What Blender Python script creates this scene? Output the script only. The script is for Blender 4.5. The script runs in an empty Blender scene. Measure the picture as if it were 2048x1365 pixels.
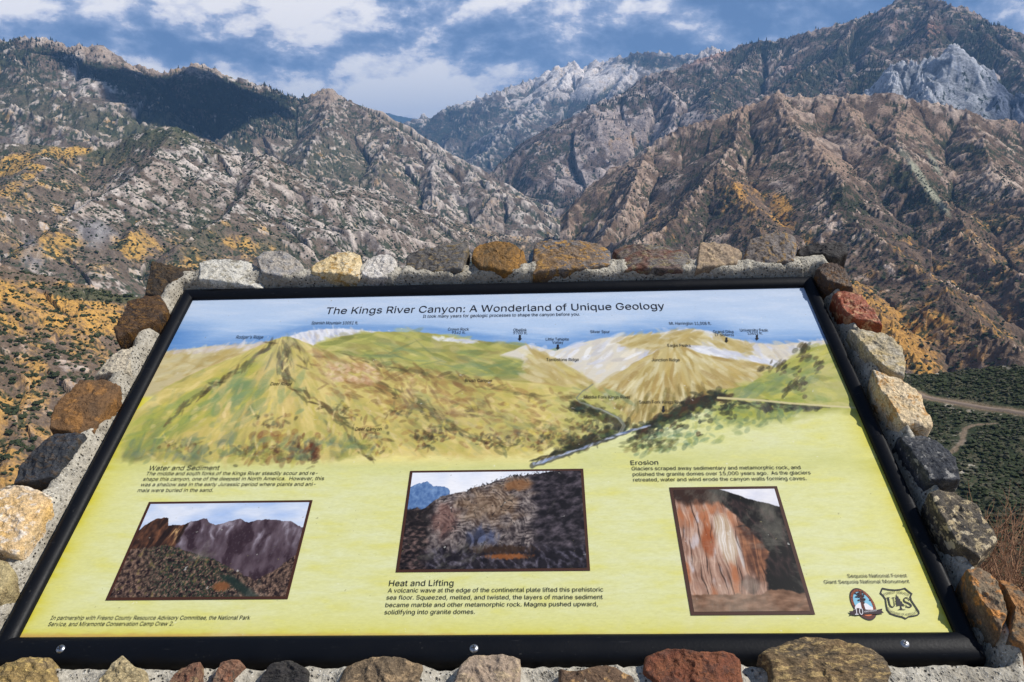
import bpy, math, random
import numpy as np
from mathutils import Matrix, Vector
R = math.radians
random.seed(7)
RNG = np.random.default_rng(7)
scn = bpy.context.scene
COL = scn.collection

# ---------------------------------------------------------------- camera, sky, sun
FPX = 1600.0                                   # focal length in photo pixels (28 mm on a 36 mm frame)
CAM_H = 1.62
SUN_EL, SUN_AZ = 49.0, 96.0                    # azimuth from straight ahead (+Y) towards the right (+X)
PITCH = 11.7
SUN_POWER, SKY_POWER = 5.0, 0.085

def solve_pose():
    """camera attitude and panel frame from the four corners of the printed board"""
    P = np.array([[388, 601], [1610, 576], [1907, 1268], [38, 1278]], float) - np.array([1024, 682.5])
    q = [(0, 1), (1, 1), (1, 0), (0, 0)]
    A = []
    for (X, Y), (x, y) in zip(q, P):
        A += [[X, Y, 1, 0, 0, 0, -x*X, -x*Y, -x], [0, 0, 0, X, Y, 1, -y*X, -y*Y, -y]]
    H = np.linalg.svd(np.array(A))[2][-1].reshape(3, 3)
    K = np.diag([1/FPX, 1/FPX, 1])
    a, b, t = K @ H[:, 0], K @ H[:, 1], K @ H[:, 2]
    if t[2] < 0: a, b, t = -a, -b, -t
    s = np.linalg.norm(a)                       # panel is 1 m wide in view
    u, v, t = a/s, b/s, t/s
    vlen = np.linalg.norm(v); v = v/vlen
    v = v - (v @ u)*u; v /= np.linalg.norm(v)
    # world up in camera coords (x right, y down, z forward): pitch given, roll from the level panel
    sp, cp = math.sin(R(PITCH)), math.cos(R(PITCH))
    # up = (sr*cp, -cr*cp, -sp), up.u = 0
    sr = 0.0
    for _ in range(30):
        cr = math.sqrt(1 - sr*sr)
        sr = -(-cr*cp*u[1] - sp*u[2])/(cp*u[0])
    up = np.array([sr*cp, -math.sqrt(1-sr*sr)*cp, -sp])
    fw = np.array([0, 0, 1.0]); Yw = fw - (fw @ up)*up; Yw /= np.linalg.norm(Yw)
    Xw = np.cross(Yw, up)
    M = np.stack([Xw, Yw, up])                  # camera coords -> world
    return M, u, v, t, vlen
MCW, _u, _v, _t, VLEN = solve_pose()
CAM = np.array([0, 0, CAM_H])
EU, EV = MCW @ _u, MCW @ _v
EN = np.cross(EU, EV)
P0 = CAM + MCW @ _t
if EN[2] < 0: EN = -EN

def pix_dir(px, py):
    d = np.stack([(np.asarray(px, float)-1024)/FPX, (np.asarray(py, float)-682.5)/FPX, np.ones_like(np.asarray(px, float))], -1)
    return d @ MCW.T
def to_px(p):
    c = (np.asarray(p) - CAM) @ MCW
    return 1024 + FPX*c[..., 0]/c[..., 2], 682.5 + FPX*c[..., 1]/c[..., 2]
def uv(px, py, h=0.0):
    """photo pixel -> (u, v) metres on the plane h above the board"""
    d = pix_dir(px, py); o = CAM - (P0 + h*EN)
    k = -(o @ EN)/(d @ EN)
    q = o + k[..., None]*d
    return q @ EU, q @ EV
def PL(u, v, h=0.0):
    u = np.asarray(u, float)
    return P0 + u[..., None]*EU + np.asarray(v, float)[..., None]*EV + (np.asarray(h, float)*np.ones_like(u))[..., None]*EN
def far(px, py, rng):
    """point at horizontal distance rng in the direction of a photo pixel"""
    d = pix_dir(px, py)
    k = rng/np.hypot(d[..., 0], d[..., 1])
    return CAM + k*d

cd = bpy.data.cameras.new('camera'); cam = bpy.data.objects.new('camera', cd); COL.objects.link(cam)
cd.sensor_width = 36.0; cd.lens = FPX/2048*36.0; cd.clip_start = 0.02; cd.clip_end = 200000
mw = Matrix.Identity(4)
for i in range(3):
    mw[i][0] = MCW[i][0]; mw[i][1] = -MCW[i][1]; mw[i][2] = -MCW[i][2]; mw[i][3] = CAM[i]
cam.matrix_world = mw
scn.camera = cam

SUND = np.array([math.sin(R(SUN_AZ))*math.cos(R(SUN_EL)), math.cos(R(SUN_AZ))*math.cos(R(SUN_EL)), math.sin(R(SUN_EL))])
sd = bpy.data.lights.new('sun', 'SUN'); sd.energy = SUN_POWER; sd.angle = R(0.53); sd.color = (1.0, 0.955, 0.89)
sun = bpy.data.objects.new('sun', sd); COL.objects.link(sun)
sun.rotation_euler = Vector(SUND).to_track_quat('Z', 'Y').to_euler()
scn.view_settings.view_transform = 'Standard'; scn.view_settings.look = 'None'
scn.view_settings.exposure = 0.20; scn.view_settings.gamma = 1.0

class NT:
    """small node-tree helper"""
    def __init__(s, nt): s.t = nt; s.n = nt.nodes; s.n.clear()
    def add(s, typ, **kw):
        n = s.n.new(typ)
        for k, v in kw.items():
            if k == 'ins':
                for i, val in v.items():
                    if isinstance(val, bpy.types.NodeSocket): s.t.links.new(val, n.inputs[i])
                    else: n.inputs[i].default_value = val
            else: setattr(n, k, v)
        return n
    def math(s, op, a, b=0.0, c=None, clamp=False):
        ins = {0: a, 1: b}
        if c is not None: ins[2] = c
        return s.add('ShaderNodeMath', operation=op, use_clamp=clamp, ins=ins).outputs[0]
    def vmath(s, op, a, b=(0, 0, 0)):
        return s.add('ShaderNodeVectorMath', operation=op, ins={0: a, 1: b}).outputs[0]
    def noise(s, vec, scale, detail=4.0, rough=0.55, dist=0.0, lac=2.0):
        return s.add('ShaderNodeTexNoise', ins={'Vector': vec, 'Scale': scale, 'Detail': detail, 'Roughness': rough, 'Distortion': dist, 'Lacunarity': lac}).outputs[0]
    def mix(s, f, a, b, mode='MIX'):
        n = s.add('ShaderNodeMix', data_type='RGBA', blend_type=mode)
        for k, val in ((0, f), (6, a), (7, b)):
            if isinstance(val, bpy.types.NodeSocket): s.t.links.new(val, n.inputs[k])
            elif k == 0: n.inputs[0].default_value = val
            else: n.inputs[k].default_value = (*val[:3], 1)
        return n.outputs[2]
    def ramp(s, f, stops, interp='LINEAR'):
        n = s.add('ShaderNodeValToRGB', ins={0: f}); cr = n.color_ramp; cr.interpolation = interp
        while len(cr.elements) < len(stops): cr.elements.new(0.5)
        for e, (p, c) in zip(cr.elements, stops):
            e.position = p; e.color = (*(c if hasattr(c, '__len__') else (c, c, c)), 1)
        return n.outputs[0]

def make_world():
    w = bpy.data.worlds.new('World'); scn.world = w; w.use_nodes = True
    N = NT(w.node_tree)
    sky = N.add('ShaderNodeTexSky', sky_type='NISHITA', sun_disc=False, sun_elevation=R(SUN_EL), sun_rotation=R(SUN_AZ), altitude=1400.0)
    bg1 = N.add('ShaderNodeBackground', ins={0: sky.outputs[0], 1: SKY_POWER})
    dirv = N.add('ShaderNodeTexCoord').outputs['Generated']
    sep = N.add('ShaderNodeSeparateXYZ', ins={0: dirv})
    x, y, z = sep.outputs
    az = N.math('ARCTAN2', x, y); el = N.math('ARCSINE', z)
    # billows flattened by perspective towards the horizon
    vec = N.add('ShaderNodeCombineXYZ', ins={0: az, 1: N.math('MULTIPLY', el, 1.75), 2: 0.35}).outputs[0]
    n1 = N.noise(vec, 6.5, 10.0, 0.60, 0.1)
    vec2 = N.vmath('ADD', vec, (3.1, 1.745, 0.6))
    n2 = N.noise(vec2, 3.2, 5.0, 0.5, 0.15)
    # tops lit: compare with a sample a little further towards the sun (right and up)
    vec3 = N.vmath('ADD', vec, (0.02, 0.045, 0.0))
    n3 = N.noise(vec3, 6.5, 10.0, 0.60, 0.1)
    lit = N.math('MULTIPLY', N.math('SUBTRACT', n1, n3), 1.9)
    # clearer and greyer sky to the right, bright billows ahead left
    east = N.math('MULTIPLY', N.math('SUBTRACT', az, 0.30), -0.11)
    low = N.math('MULTIPLY', N.math('SUBTRACT', 0.085, N.math('ABSOLUTE', N.math('SUBTRACT', el, 0.07))), 1.3)
    f = N.math('ADD', N.math('ADD', N.math('MULTIPLY', n1, 0.95), N.math('ADD', N.math('MULTIPLY', n2, 0.42), -0.08)), N.math('ADD', lit, N.math('ADD', east, low)))
    # cloud banks of this afternoon: (azimuth, elevation, widths in degrees, brightness)
    for (a0, e0, wa, we, k) in ((-22, 11.5, 6, 2.0, .20), (-13, 9.5, 6, 1.6, .12), (-16, 6.6, 3.5, 1.2, .16), (-8, 6.0, 5, 2.2, .22), (-11, 5.2, 4, 0.9, .12), (-30, 10.5, 4, 1.2, .14), (-3, 7.8, 4, 1.0, .06), (2, 10.8, 5, 1.2, .10), (0, 5.0, 4, 1.6, .10), (9, 10.6, 4, 1.5, .07),
                              (-31, 12.3, 3.5, 1.0, -.12), (-24, 8.6, 5, 1.0, -.14), (-17, 8.3, 3, 0.7, -.06), (-9, 8.4, 5, 0.9, -.08), (5, 8.2, 6, 1.2, -.03), (12, 8.5, 6, 1.3, -.05), (17, 10.5, 5, 1.6, .06), (31, 11, 8, 3, -.12)):
        da = N.math('MULTIPLY', N.math('SUBTRACT', az, R(a0)), 1/R(wa)); de = N.math('MULTIPLY', N.math('SUBTRACT', el, R(e0)), 1/R(we))
        g = N.math('EXPONENT', N.math('MULTIPLY', N.math('ADD', N.math('MULTIPLY', da, da), N.math('MULTIPLY', de, de)), -1.0))
        f = N.math('ADD', f, N.math('MULTIPLY', g, k))
    col = N.ramp(f, [(0.36, (0.10, 0.175, 0.35)), (0.48, (0.155, 0.235, 0.42)), (0.58, (0.25, 0.325, 0.51)), (0.67, (0.42, 0.475, 0.64)), (0.75, (0.78, 0.77, 0.84)), (0.88, (1.08, 1.02, 0.98))])
    cov = N.math('MULTIPLY', N.add('ShaderNodeMapRange', interpolation_type='SMOOTHSTEP', ins={0: el, 1: 0.55, 2: 0.28, 3: 0.15, 4: 1.0}).outputs[0], 0.96)
    bg2 = N.add('ShaderNodeBackground', ins={0: col, 1: 1.05})
    mixs = N.add('ShaderNodeMixShader', ins={0: cov, 1: bg1.outputs[0], 2: bg2.outputs[0]})
    N.add('ShaderNodeOutputWorld', ins={0: mixs.outputs[0]})
make_world()

# ---------------------------------------------------------------- helpers
_P = np.random.default_rng(1234).permutation(256); PERM = np.concatenate([_P, _P, _P])
_a = np.arange(256)*2*np.pi/256; GX, GY = np.cos(_a), np.sin(_a)
def gn(x, y, seed=0):
    """2-D gradient noise, about -0.7..0.7"""
    x = np.asarray(x, float) + seed*17.31; y = np.asarray(y, float) + seed*9.77
    x0 = np.floor(x); y0 = np.floor(y); fx = x-x0; fy = y-y0
    ix = x0.astype(np.int64) & 255; iy = y0.astype(np.int64) & 255
    ux = fx*fx*fx*(fx*(fx*6-15)+10); uy = fy*fy*fy*(fy*(fy*6-15)+10)
    def g(i, j, dx, dy):
        h = PERM[PERM[(ix+i) & 255] + ((iy+j) & 255)]
        return GX[h]*dx + GY[h]*dy
    a = g(0, 0, fx, fy); b = g(1, 0, fx-1, fy); c = g(0, 1, fx, fy-1); d = g(1, 1, fx-1, fy-1)
    return (a + (b-a)*ux) + ((c + (d-c)*ux) - (a + (b-a)*ux))*uy
def fbm(x, y, octv=4, seed=0, gain=0.5, lac=2.03):
    t = 0; a = 1.0
    for i in range(octv):
        t = t + a*gn(x, y, seed+i*3); x = x*lac; y = y*lac; a *= gain
    return t
def ridged(x, y, octv=4, seed=0, gain=0.5, lac=2.03):
    t = 0; a = 1.0; w = 1.0
    for i in range(octv):
        n = 1 - np.abs(gn(x, y, seed+i*5))*2.0
        n = n*n*w; w = np.clip(n*1.6, 0, 1)
        t = t + a*n; x = x*lac; y = y*lac; a *= gain
    return t
def sst(x, a, b):
    t = np.clip((x-a)/(b-a), 0, 1); return t*t*(3-2*t)
def lin(c):
    c = np.asarray(c, float); return np.where(c <= 0.04045, c/12.92, ((np.maximum(c, 0)+0.055)/1.055)**2.4)

def grid_faces(nr, nc, keep=None):
    i = np.arange(nr-1)[:, None]; j = np.arange(nc-1)[None, :]
    a = i*nc+j
    f = np.stack([a, a+1, a+nc+1, a+nc], -1).reshape(-1, 4)
    return f if keep is None else f[keep.reshape(-1)]
def mesh(name, V, F, mat=None, parent=None, smooth=True, colors=None, loc=None, rot=None):
    """link ONE mesh object from numpy vertices and equal-sided faces"""
    V = np.asarray(V, np.float32); F = np.asarray(F, np.int32)
    me = bpy.data.meshes.new(name)
    me.vertices.add(len(V)); me.vertices.foreach_set('co', V.ravel())
    k = F.shape[1]
    me.loops.add(F.size); me.loops.foreach_set('vertex_index', F.ravel())
    me.polygons.add(len(F)); me.polygons.foreach_set('loop_start', np.arange(0, F.size, k, dtype=np.int32))
    me.polygons.foreach_set('use_smooth', np.full(len(F), smooth))
    me.update(calc_edges=True); me.validate()
    if colors is not None:
        at = me.color_attributes.new('Col', 'FLOAT_COLOR', 'POINT')
        at.data.foreach_set('color', np.concatenate([colors, np.ones((len(V), 1))], 1).astype(np.float32).ravel())
    if mat: me.materials.append(mat)
    ob = bpy.data.objects.new(name, me); COL.objects.link(ob)
    if parent: ob.parent = parent
    if loc is not None: ob.location = loc
    if rot is not None: ob.rotation_euler = rot
    return ob
def pymesh(name, V, F, mat=None, parent=None, smooth=False, loc=None, rot=None):
    me = bpy.data.meshes.new(name); me.from_pydata([tuple(map(float, v)) for v in V], [], [tuple(map(int, f)) for f in F]); me.update()
    if smooth: me.polygons.foreach_set('use_smooth', np.ones(len(me.polygons), bool))
    if mat: me.materials.append(mat)
    ob = bpy.data.objects.new(name, me); COL.objects.link(ob)
    if parent: ob.parent = parent
    if loc is not None: ob.location = loc
    if rot is not None: ob.rotation_euler = rot
    return ob
def empty(name, loc, rot=None):
    o = bpy.data.objects.new(name, None); COL.objects.link(o); o.location = loc; o.empty_display_size = 0.1
    if rot is not None: o.rotation_euler = rot
    return o
def tag(o, label=None, cat=None, group=None, kind=None):
    if label: o['label'] = label
    if cat: o['category'] = cat
    if group: o['group'] = group
    if kind: o['kind'] = kind
    return o
PROT = Matrix([[EU[i], EV[i], EN[i]] for i in range(3)]).to_euler()

def material(name):
    m = bpy.data.materials.new(name); m.use_nodes = True
    return m, NT(m.node_tree)
def principled(N, col, rough=0.8, spec=0.3, bump=None, bstr=0.5, bdist=0.01, metal=0.0):
    p = N.add('ShaderNodeBsdfPrincipled')
    for k, v in (('Base Color', col), ('Roughness', rough), ('Specular IOR Level', spec), ('Metallic', metal)):
        if isinstance(v, bpy.types.NodeSocket): N.t.links.new(v, p.inputs[k])
        else: p.inputs[k].default_value = (*v[:3], 1) if hasattr(v, '__len__') else v
    if bump is not None:
        b = N.add('ShaderNodeBump', ins={'Strength': bstr, 'Distance': bdist, 'Height': bump})
        N.t.links.new(b.outputs[0], p.inputs['Normal'])
    N.add('ShaderNodeOutputMaterial', ins={0: p.outputs[0]})
    return p
# ---------------------------------------------------------------- mountains: real relief built from ridge lines at their distances
def seg_field(x, y, ridges):
    """highest of the slopes that fall away from each ridge line; also distance to and position along that ridge"""
    best = np.full(x.shape, -1e9); bd = np.zeros_like(x); bs = np.zeros_like(x)
    for ri, (pts, slope) in enumerate(ridges):
        p = np.array([far(a, b, c) for a, b, c in pts])
        L = 0.0
        slope = np.atleast_1d(slope)
        for i in range(len(p)-1):
            a, b = p[i], p[i+1]; d = b[:2]-a[:2]; ll = d @ d
            t = np.clip(((x-a[0])*d[0]+(y-a[1])*d[1])/ll, 0, 1)
            qx, qy = a[0]+t*d[0], a[1]+t*d[1]; dist = np.hypot(x-qx, y-qy)
            z = a[2]+t*(b[2]-a[2])
            side = (np.hypot(x, y) > np.hypot(qx, qy))           # far side of the ridge
            sl = np.where(side, slope[-1], slope[0])
            h = z-sl*dist
            m = h > best
            best = np.where(m, h, best); bd = np.where(m, dist, bd); bs = np.where(m, L+t*math.sqrt(ll)+ri*5000, bs)
            L += math.sqrt(ll)
    return best, bd, bs

def blob_mask(px, py, blobs, wob=None):
    """soft patches named by where they lie on the slope"""
    m = np.zeros_like(px)
    for (cx, cy, rx, ry, an, st) in blobs:
        a = math.radians(an); dx, dy = px-cx, py-cy
        u = (dx*math.cos(a)+dy*math.sin(a))/rx; v = (-dx*math.sin(a)+dy*math.cos(a))/ry
        d = np.hypot(u, v)
        if wob is not None: d = d+wob
        m = np.maximum(m, st*sst(d, 1.45, 0.5))
    return m

TERRAIN = {}
def terrain_mat(name, fine, bump_d, contrast=0.6):
    m, N = material(name)
    a = N.add('ShaderNodeVertexColor', layer_name='Col').outputs[0]
    tc = N.add('ShaderNodeTexCoord').outputs['Object']
    n = N.noise(tc, 1.0/fine, 5, 0.68, 0.3)
    col = N.mix(contrast, a, N.ramp(n, [(0.28, 0.35), (0.5, 1.0), (0.72, 1.65)]), 'MULTIPLY')
    principled(N, col, 0.95, 0.05, n, 1.0, bump_d*1.4)
    return m

def terrain(name, pxr, rr, nc, nr, ridges, relief, paint, fine, floor=-600.0, seed=0):
    a = pix_dir(np.array(pxr, float), np.array([420.0, 420.0])); az0, az1 = np.arctan2(a[:, 0], a[:, 1])
    az = np.linspace(az0, az1, nc); r = np.geomspace(rr[0], rr[1], nr)
    A, Rr = np.meshgrid(az, r); x, y = Rr*np.sin(A), Rr*np.cos(A)
    A1, L1, A2, L2, A3, L3, jag, Lj = relief
    wx = x+0.35*L1*fbm(x/L1, y/L1, 2, seed+1); wy = y+0.35*L1*fbm(x/L1, y/L1, 2, seed+2)
    h, d, s = seg_field(wx*0.35+x*0.65, wy*0.35+y*0.65, ridges)
    k = 1-np.exp(-d/(0.55*L1)); k2 = 1-np.exp(-d/(0.5*L2))
    ribs = ridged(s/L2+0.4*fbm(x/L2, y/L2, 2, seed+3), d/(3.2*L2)+3, 3, seed+4)-0.85
    rough = 0.25+1.0*sst(fbm(x/(L1*0.55), y/(L1*0.55), 3, seed+12), -0.25, 0.30)
    h = h + 0.95*A1*k*(ridged(wx/L1, wy/L1, 3, seed+5, 0.42)-0.75) + 0.75*A2*k2*ribs*(0.55+0.45*rough) + A3*rough*(0.25+0.75*k2)*(0.55*fbm(wx/L3, wy/L3, 4, seed+6, 0.52)+0.22*(ridged(wx/L3*0.8, wy/L3*0.8, 4, seed+9, 0.5)-0.8))
    h = h + jag*np.exp(-d/(2*Lj))*(ridged(s/Lj, d/Lj, 4, seed+7, 0.6)-0.9)
    h = np.maximum(h, floor+6*fbm(x/200, y/200, 3, seed+8))
    P = np.stack([x, y, h], -1)
    # slope of the ground
    dzx = np.gradient(h, axis=1)/np.maximum(Rr*(az[1]-az[0]), 1e-6); dzr = np.gradient(h, axis=0)/np.gradient(Rr, axis=0)
    steep = np.hypot(dzx, dzr)
    # hollows are darker with brush: height against its surroundings
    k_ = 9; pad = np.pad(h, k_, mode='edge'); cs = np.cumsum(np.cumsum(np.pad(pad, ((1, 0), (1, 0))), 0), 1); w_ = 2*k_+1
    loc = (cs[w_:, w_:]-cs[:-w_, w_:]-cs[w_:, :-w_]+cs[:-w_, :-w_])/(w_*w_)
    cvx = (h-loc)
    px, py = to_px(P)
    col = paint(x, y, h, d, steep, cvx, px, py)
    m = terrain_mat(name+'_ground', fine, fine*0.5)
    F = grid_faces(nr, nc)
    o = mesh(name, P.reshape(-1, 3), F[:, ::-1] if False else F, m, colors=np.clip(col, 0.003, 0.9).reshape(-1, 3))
    tag(o, kind='structure')
    TERRAIN[name] = (az, r, h, px, py)
    return o
def ground_at(name, x, y):
    az, r, h, _, _ = TERRAIN[name]
    a = np.arctan2(x, y); q = np.hypot(x, y)
    i = np.interp(a, az, np.arange(len(az))); j = np.interp(np.log(q), np.log(r), np.arange(len(r)))
    i0 = np.clip(i.astype(int), 0, len(az)-2); j0 = np.clip(j.astype(int), 0, len(r)-2); fi, fj = i-i0, j-j0
    return (h[j0, i0]*(1-fi)+h[j0, i0+1]*fi)*(1-fj)+(h[j0+1, i0]*(1-fi)+h[j0+1, i0+1]*fi)*fj

def L3(a, b, t):
    t = np.clip(t, 0, 1)[..., None]; return np.asarray(a)*(1-t)+np.asarray(b)*t
C_PALE, C_GREY, C_DARK = (0.60, 0.525, 0.46), (0.225, 0.19, 0.17), (0.075, 0.07, 0.07)
C_WARM, C_SOIL, C_GRASS, C_SHRUB, C_GREEN = (0.33, 0.25, 0.19), (0.125, 0.095, 0.07), (0.60, 0.355, 0.090), (0.034, 0.042, 0.026), (0.095, 0.100, 0.055)
def cover(x, y, d, steep, cvx, sc, seed, rock=0.0, shrub=0.0, grass=0.0, green=0.0, warm=0.3, pale=0.0, burnt=0.0, cs=6.0):
    """granite, soil, dry grass and brush over a slope; the amounts may be arrays"""
    n0 = fbm(x/(sc*40), y/(sc*40), 3, seed); n1 = 1.15*fbm(x/(sc*12), y/(sc*12), 4, seed+1); n2 = fbm(x/(sc*4), y/(sc*4), 3, seed+2); n3 = fbm(x/sc, y/sc, 2, seed+3)
    st = ridged((x+0.6*y)/(sc*9), (y-0.4*x)/(sc*26), 4, seed+4)-0.8           # slabs and joints
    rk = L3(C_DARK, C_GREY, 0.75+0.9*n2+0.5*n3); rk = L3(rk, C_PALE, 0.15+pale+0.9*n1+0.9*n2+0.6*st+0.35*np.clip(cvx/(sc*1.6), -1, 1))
    rk = L3(rk, C_WARM, np.clip(warm+0.9*n0+0.4*n1, 0, 0.85))
    soil = L3(C_SOIL, (0.20, 0.155, 0.12), 0.5+n2+0.5*n3)
    soil = L3(soil, C_GREEN, np.clip(green+0.5*n0+0.5*n1, 0, 1)*np.clip(green*3, 0, 1))
    soil = L3(soil, (0.060, 0.055, 0.055), np.clip(burnt, 0, 1)*np.clip(0.7+n1, 0, 1))
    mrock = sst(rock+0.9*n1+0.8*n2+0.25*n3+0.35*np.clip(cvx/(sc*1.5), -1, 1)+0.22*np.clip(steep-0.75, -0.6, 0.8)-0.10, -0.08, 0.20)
    c = soil*(1-mrock[..., None])+rk*mrock[..., None]
    g = sst(grass+0.7*n1+0.5*n2+0.45*n3-0.52, -0.28, 0.34)
    c = c*(1-g[..., None])+L3(C_GRASS, (0.44, 0.265, 0.095), 0.4+n2+n3)*g[..., None]
    b1 = fbm(x/(cs*1.7), y/(cs*1.7), 2, seed+9); b2 = fbm(x/(cs*5), y/(cs*5), 3, seed+10)
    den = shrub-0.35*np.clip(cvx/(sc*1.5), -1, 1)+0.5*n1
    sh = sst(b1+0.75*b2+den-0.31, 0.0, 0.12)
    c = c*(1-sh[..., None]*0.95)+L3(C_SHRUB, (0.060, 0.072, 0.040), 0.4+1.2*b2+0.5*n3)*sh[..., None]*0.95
    return c

# --- far blue hill at the end of the canyon
terrain('distant_hill', (690, 900), (19000, 24000), 90, 60,
        [([(690, 268, 22000), (740, 242, 22000), (753, 229, 22000), (775, 226, 22000), (800, 231, 22000), (833, 238, 22000), (870, 262, 22000), (910, 290, 22000)], 0.5)],
        (60, 900, 40, 500, 20, 300, 10, 200), lambda x, y, h, d, s, c, px, py: np.ones(x.shape+(1,))*np.array([0.03, 0.05, 0.055])*(1+0.4*gn(x/150, y/150, 3))[..., None], 60, floor=-200)

# --- pale granite range far up the canyon
def paint_far(x, y, h, d, steep, cvx, px, py):
    w = 0.5*fbm(x/500, y/500, 3, 3)
    snow = blob_mask(px, py, [(1150, 165, 110, 40, -10, 1), (1230, 150, 60, 26, 0, .8), (1430, 105, 30, 12, 0, 1), (950, 200, 40, 10, -20, .7), (1075, 185, 70, 28, -25, .6), (1060, 250, 90, 30, -35, .4), (1000, 280, 80, 26, -40, .3)], w)
    wood = blob_mask(px, py, [(1300, 120, 62, 14, 0, 1), (1130, 195, 90, 20, 5, .6), (1050, 215, 80, 22, -20, .5), (900, 240, 60, 30, -20, .8), (1010, 170, 50, 12, -15, .6), (1250, 210, 90, 40, -20, .5), (900, 255, 110, 40, -20, .9), (1000, 290, 140, 50, -25, .75), (1150, 215, 110, 30, -10, .6), (1060, 330, 90, 40, -30, .6)], w)  # forest; the broad lower patches also carry shading put into the colour
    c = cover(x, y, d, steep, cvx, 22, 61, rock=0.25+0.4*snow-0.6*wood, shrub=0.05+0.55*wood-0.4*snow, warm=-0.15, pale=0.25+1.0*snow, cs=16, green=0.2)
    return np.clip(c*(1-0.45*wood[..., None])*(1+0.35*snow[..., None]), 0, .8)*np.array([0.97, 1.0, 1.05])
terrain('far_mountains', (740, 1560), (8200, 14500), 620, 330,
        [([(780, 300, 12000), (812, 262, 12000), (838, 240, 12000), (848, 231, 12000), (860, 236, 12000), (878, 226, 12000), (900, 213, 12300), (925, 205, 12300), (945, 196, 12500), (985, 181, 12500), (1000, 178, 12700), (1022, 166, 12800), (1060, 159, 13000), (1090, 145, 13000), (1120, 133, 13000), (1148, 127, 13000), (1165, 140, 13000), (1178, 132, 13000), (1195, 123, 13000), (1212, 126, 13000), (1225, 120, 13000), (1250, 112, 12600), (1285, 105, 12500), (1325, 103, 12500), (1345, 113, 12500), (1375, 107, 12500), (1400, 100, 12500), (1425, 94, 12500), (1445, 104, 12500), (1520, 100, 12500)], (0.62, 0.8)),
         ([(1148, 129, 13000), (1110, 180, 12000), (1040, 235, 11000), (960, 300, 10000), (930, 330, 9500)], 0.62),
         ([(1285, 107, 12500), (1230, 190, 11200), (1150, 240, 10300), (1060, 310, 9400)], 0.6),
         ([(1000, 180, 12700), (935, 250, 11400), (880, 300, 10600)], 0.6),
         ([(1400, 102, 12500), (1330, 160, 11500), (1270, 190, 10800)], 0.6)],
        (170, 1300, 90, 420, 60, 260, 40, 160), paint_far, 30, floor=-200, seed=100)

# --- the big brown mountain on the right with its canyon cliffs
def paint_big(x, y, h, d, steep, cvx, px, py):
    w = 0.5*fbm(x/400, y/400, 3, 5)
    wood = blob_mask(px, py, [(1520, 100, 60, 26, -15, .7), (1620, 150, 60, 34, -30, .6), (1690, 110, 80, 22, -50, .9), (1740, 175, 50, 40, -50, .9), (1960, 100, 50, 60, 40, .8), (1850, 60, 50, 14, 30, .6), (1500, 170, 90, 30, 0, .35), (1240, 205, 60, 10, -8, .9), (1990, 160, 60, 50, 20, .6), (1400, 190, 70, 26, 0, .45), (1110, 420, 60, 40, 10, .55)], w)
    cliff = blob_mask(px, py, [(1260, 270, 130, 60, 12, 1), (1180, 340, 110, 50, -35, .75), (1350, 230, 60, 60, 0, .6), (1100, 390, 80, 40, -40, .4), (1990, 150, 30, 18, 0, .8), (1560, 110, 60, 14, -20, .4), (1300, 185, 80, 14, -10, .5)], w)
    red = blob_mask(px, py, [(1860, 62, 40, 16, 20, .9), (1580, 138, 20, 10, 20, .6), (1420, 110, 50, 12, -25, .7), (1780, 40, 60, 18, 30, .4)], w)
    c = cover(x, y, d, steep, cvx, 15, 71, rock=0.02+0.5*cliff-0.4*wood+0.2*red, shrub=0.34+0.5*wood-0.5*cliff, warm=0.22+0.5*red-0.25*cliff, pale=-0.12+0.55*cliff, cs=11, green=0.15)  # brush kept dense so the colour darkens in place of cloud shade
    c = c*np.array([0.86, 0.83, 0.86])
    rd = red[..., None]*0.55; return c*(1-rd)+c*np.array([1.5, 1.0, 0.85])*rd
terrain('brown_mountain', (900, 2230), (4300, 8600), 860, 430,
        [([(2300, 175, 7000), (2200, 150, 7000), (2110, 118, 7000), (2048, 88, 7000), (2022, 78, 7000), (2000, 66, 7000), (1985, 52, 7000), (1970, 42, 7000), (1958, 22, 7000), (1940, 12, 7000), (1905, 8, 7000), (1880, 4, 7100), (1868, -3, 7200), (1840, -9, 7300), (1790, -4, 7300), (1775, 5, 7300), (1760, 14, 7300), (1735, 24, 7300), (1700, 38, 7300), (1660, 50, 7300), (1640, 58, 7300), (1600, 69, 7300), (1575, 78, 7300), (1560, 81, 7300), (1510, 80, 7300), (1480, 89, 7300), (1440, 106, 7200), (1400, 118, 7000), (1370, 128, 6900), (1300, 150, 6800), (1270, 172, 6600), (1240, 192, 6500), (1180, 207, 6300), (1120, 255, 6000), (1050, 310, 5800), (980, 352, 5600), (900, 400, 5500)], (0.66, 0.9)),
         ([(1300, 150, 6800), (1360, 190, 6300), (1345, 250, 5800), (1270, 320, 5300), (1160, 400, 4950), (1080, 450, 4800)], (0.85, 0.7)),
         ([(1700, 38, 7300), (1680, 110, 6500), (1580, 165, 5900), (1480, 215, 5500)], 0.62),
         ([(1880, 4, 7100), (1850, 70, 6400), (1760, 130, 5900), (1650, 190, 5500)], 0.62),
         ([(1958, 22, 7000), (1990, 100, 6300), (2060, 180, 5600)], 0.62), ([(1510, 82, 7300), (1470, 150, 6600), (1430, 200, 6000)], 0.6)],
        (110, 900, 75, 330, 38, 150, 16, 90), paint_big, 18, floor=-420, seed=200)

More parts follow.
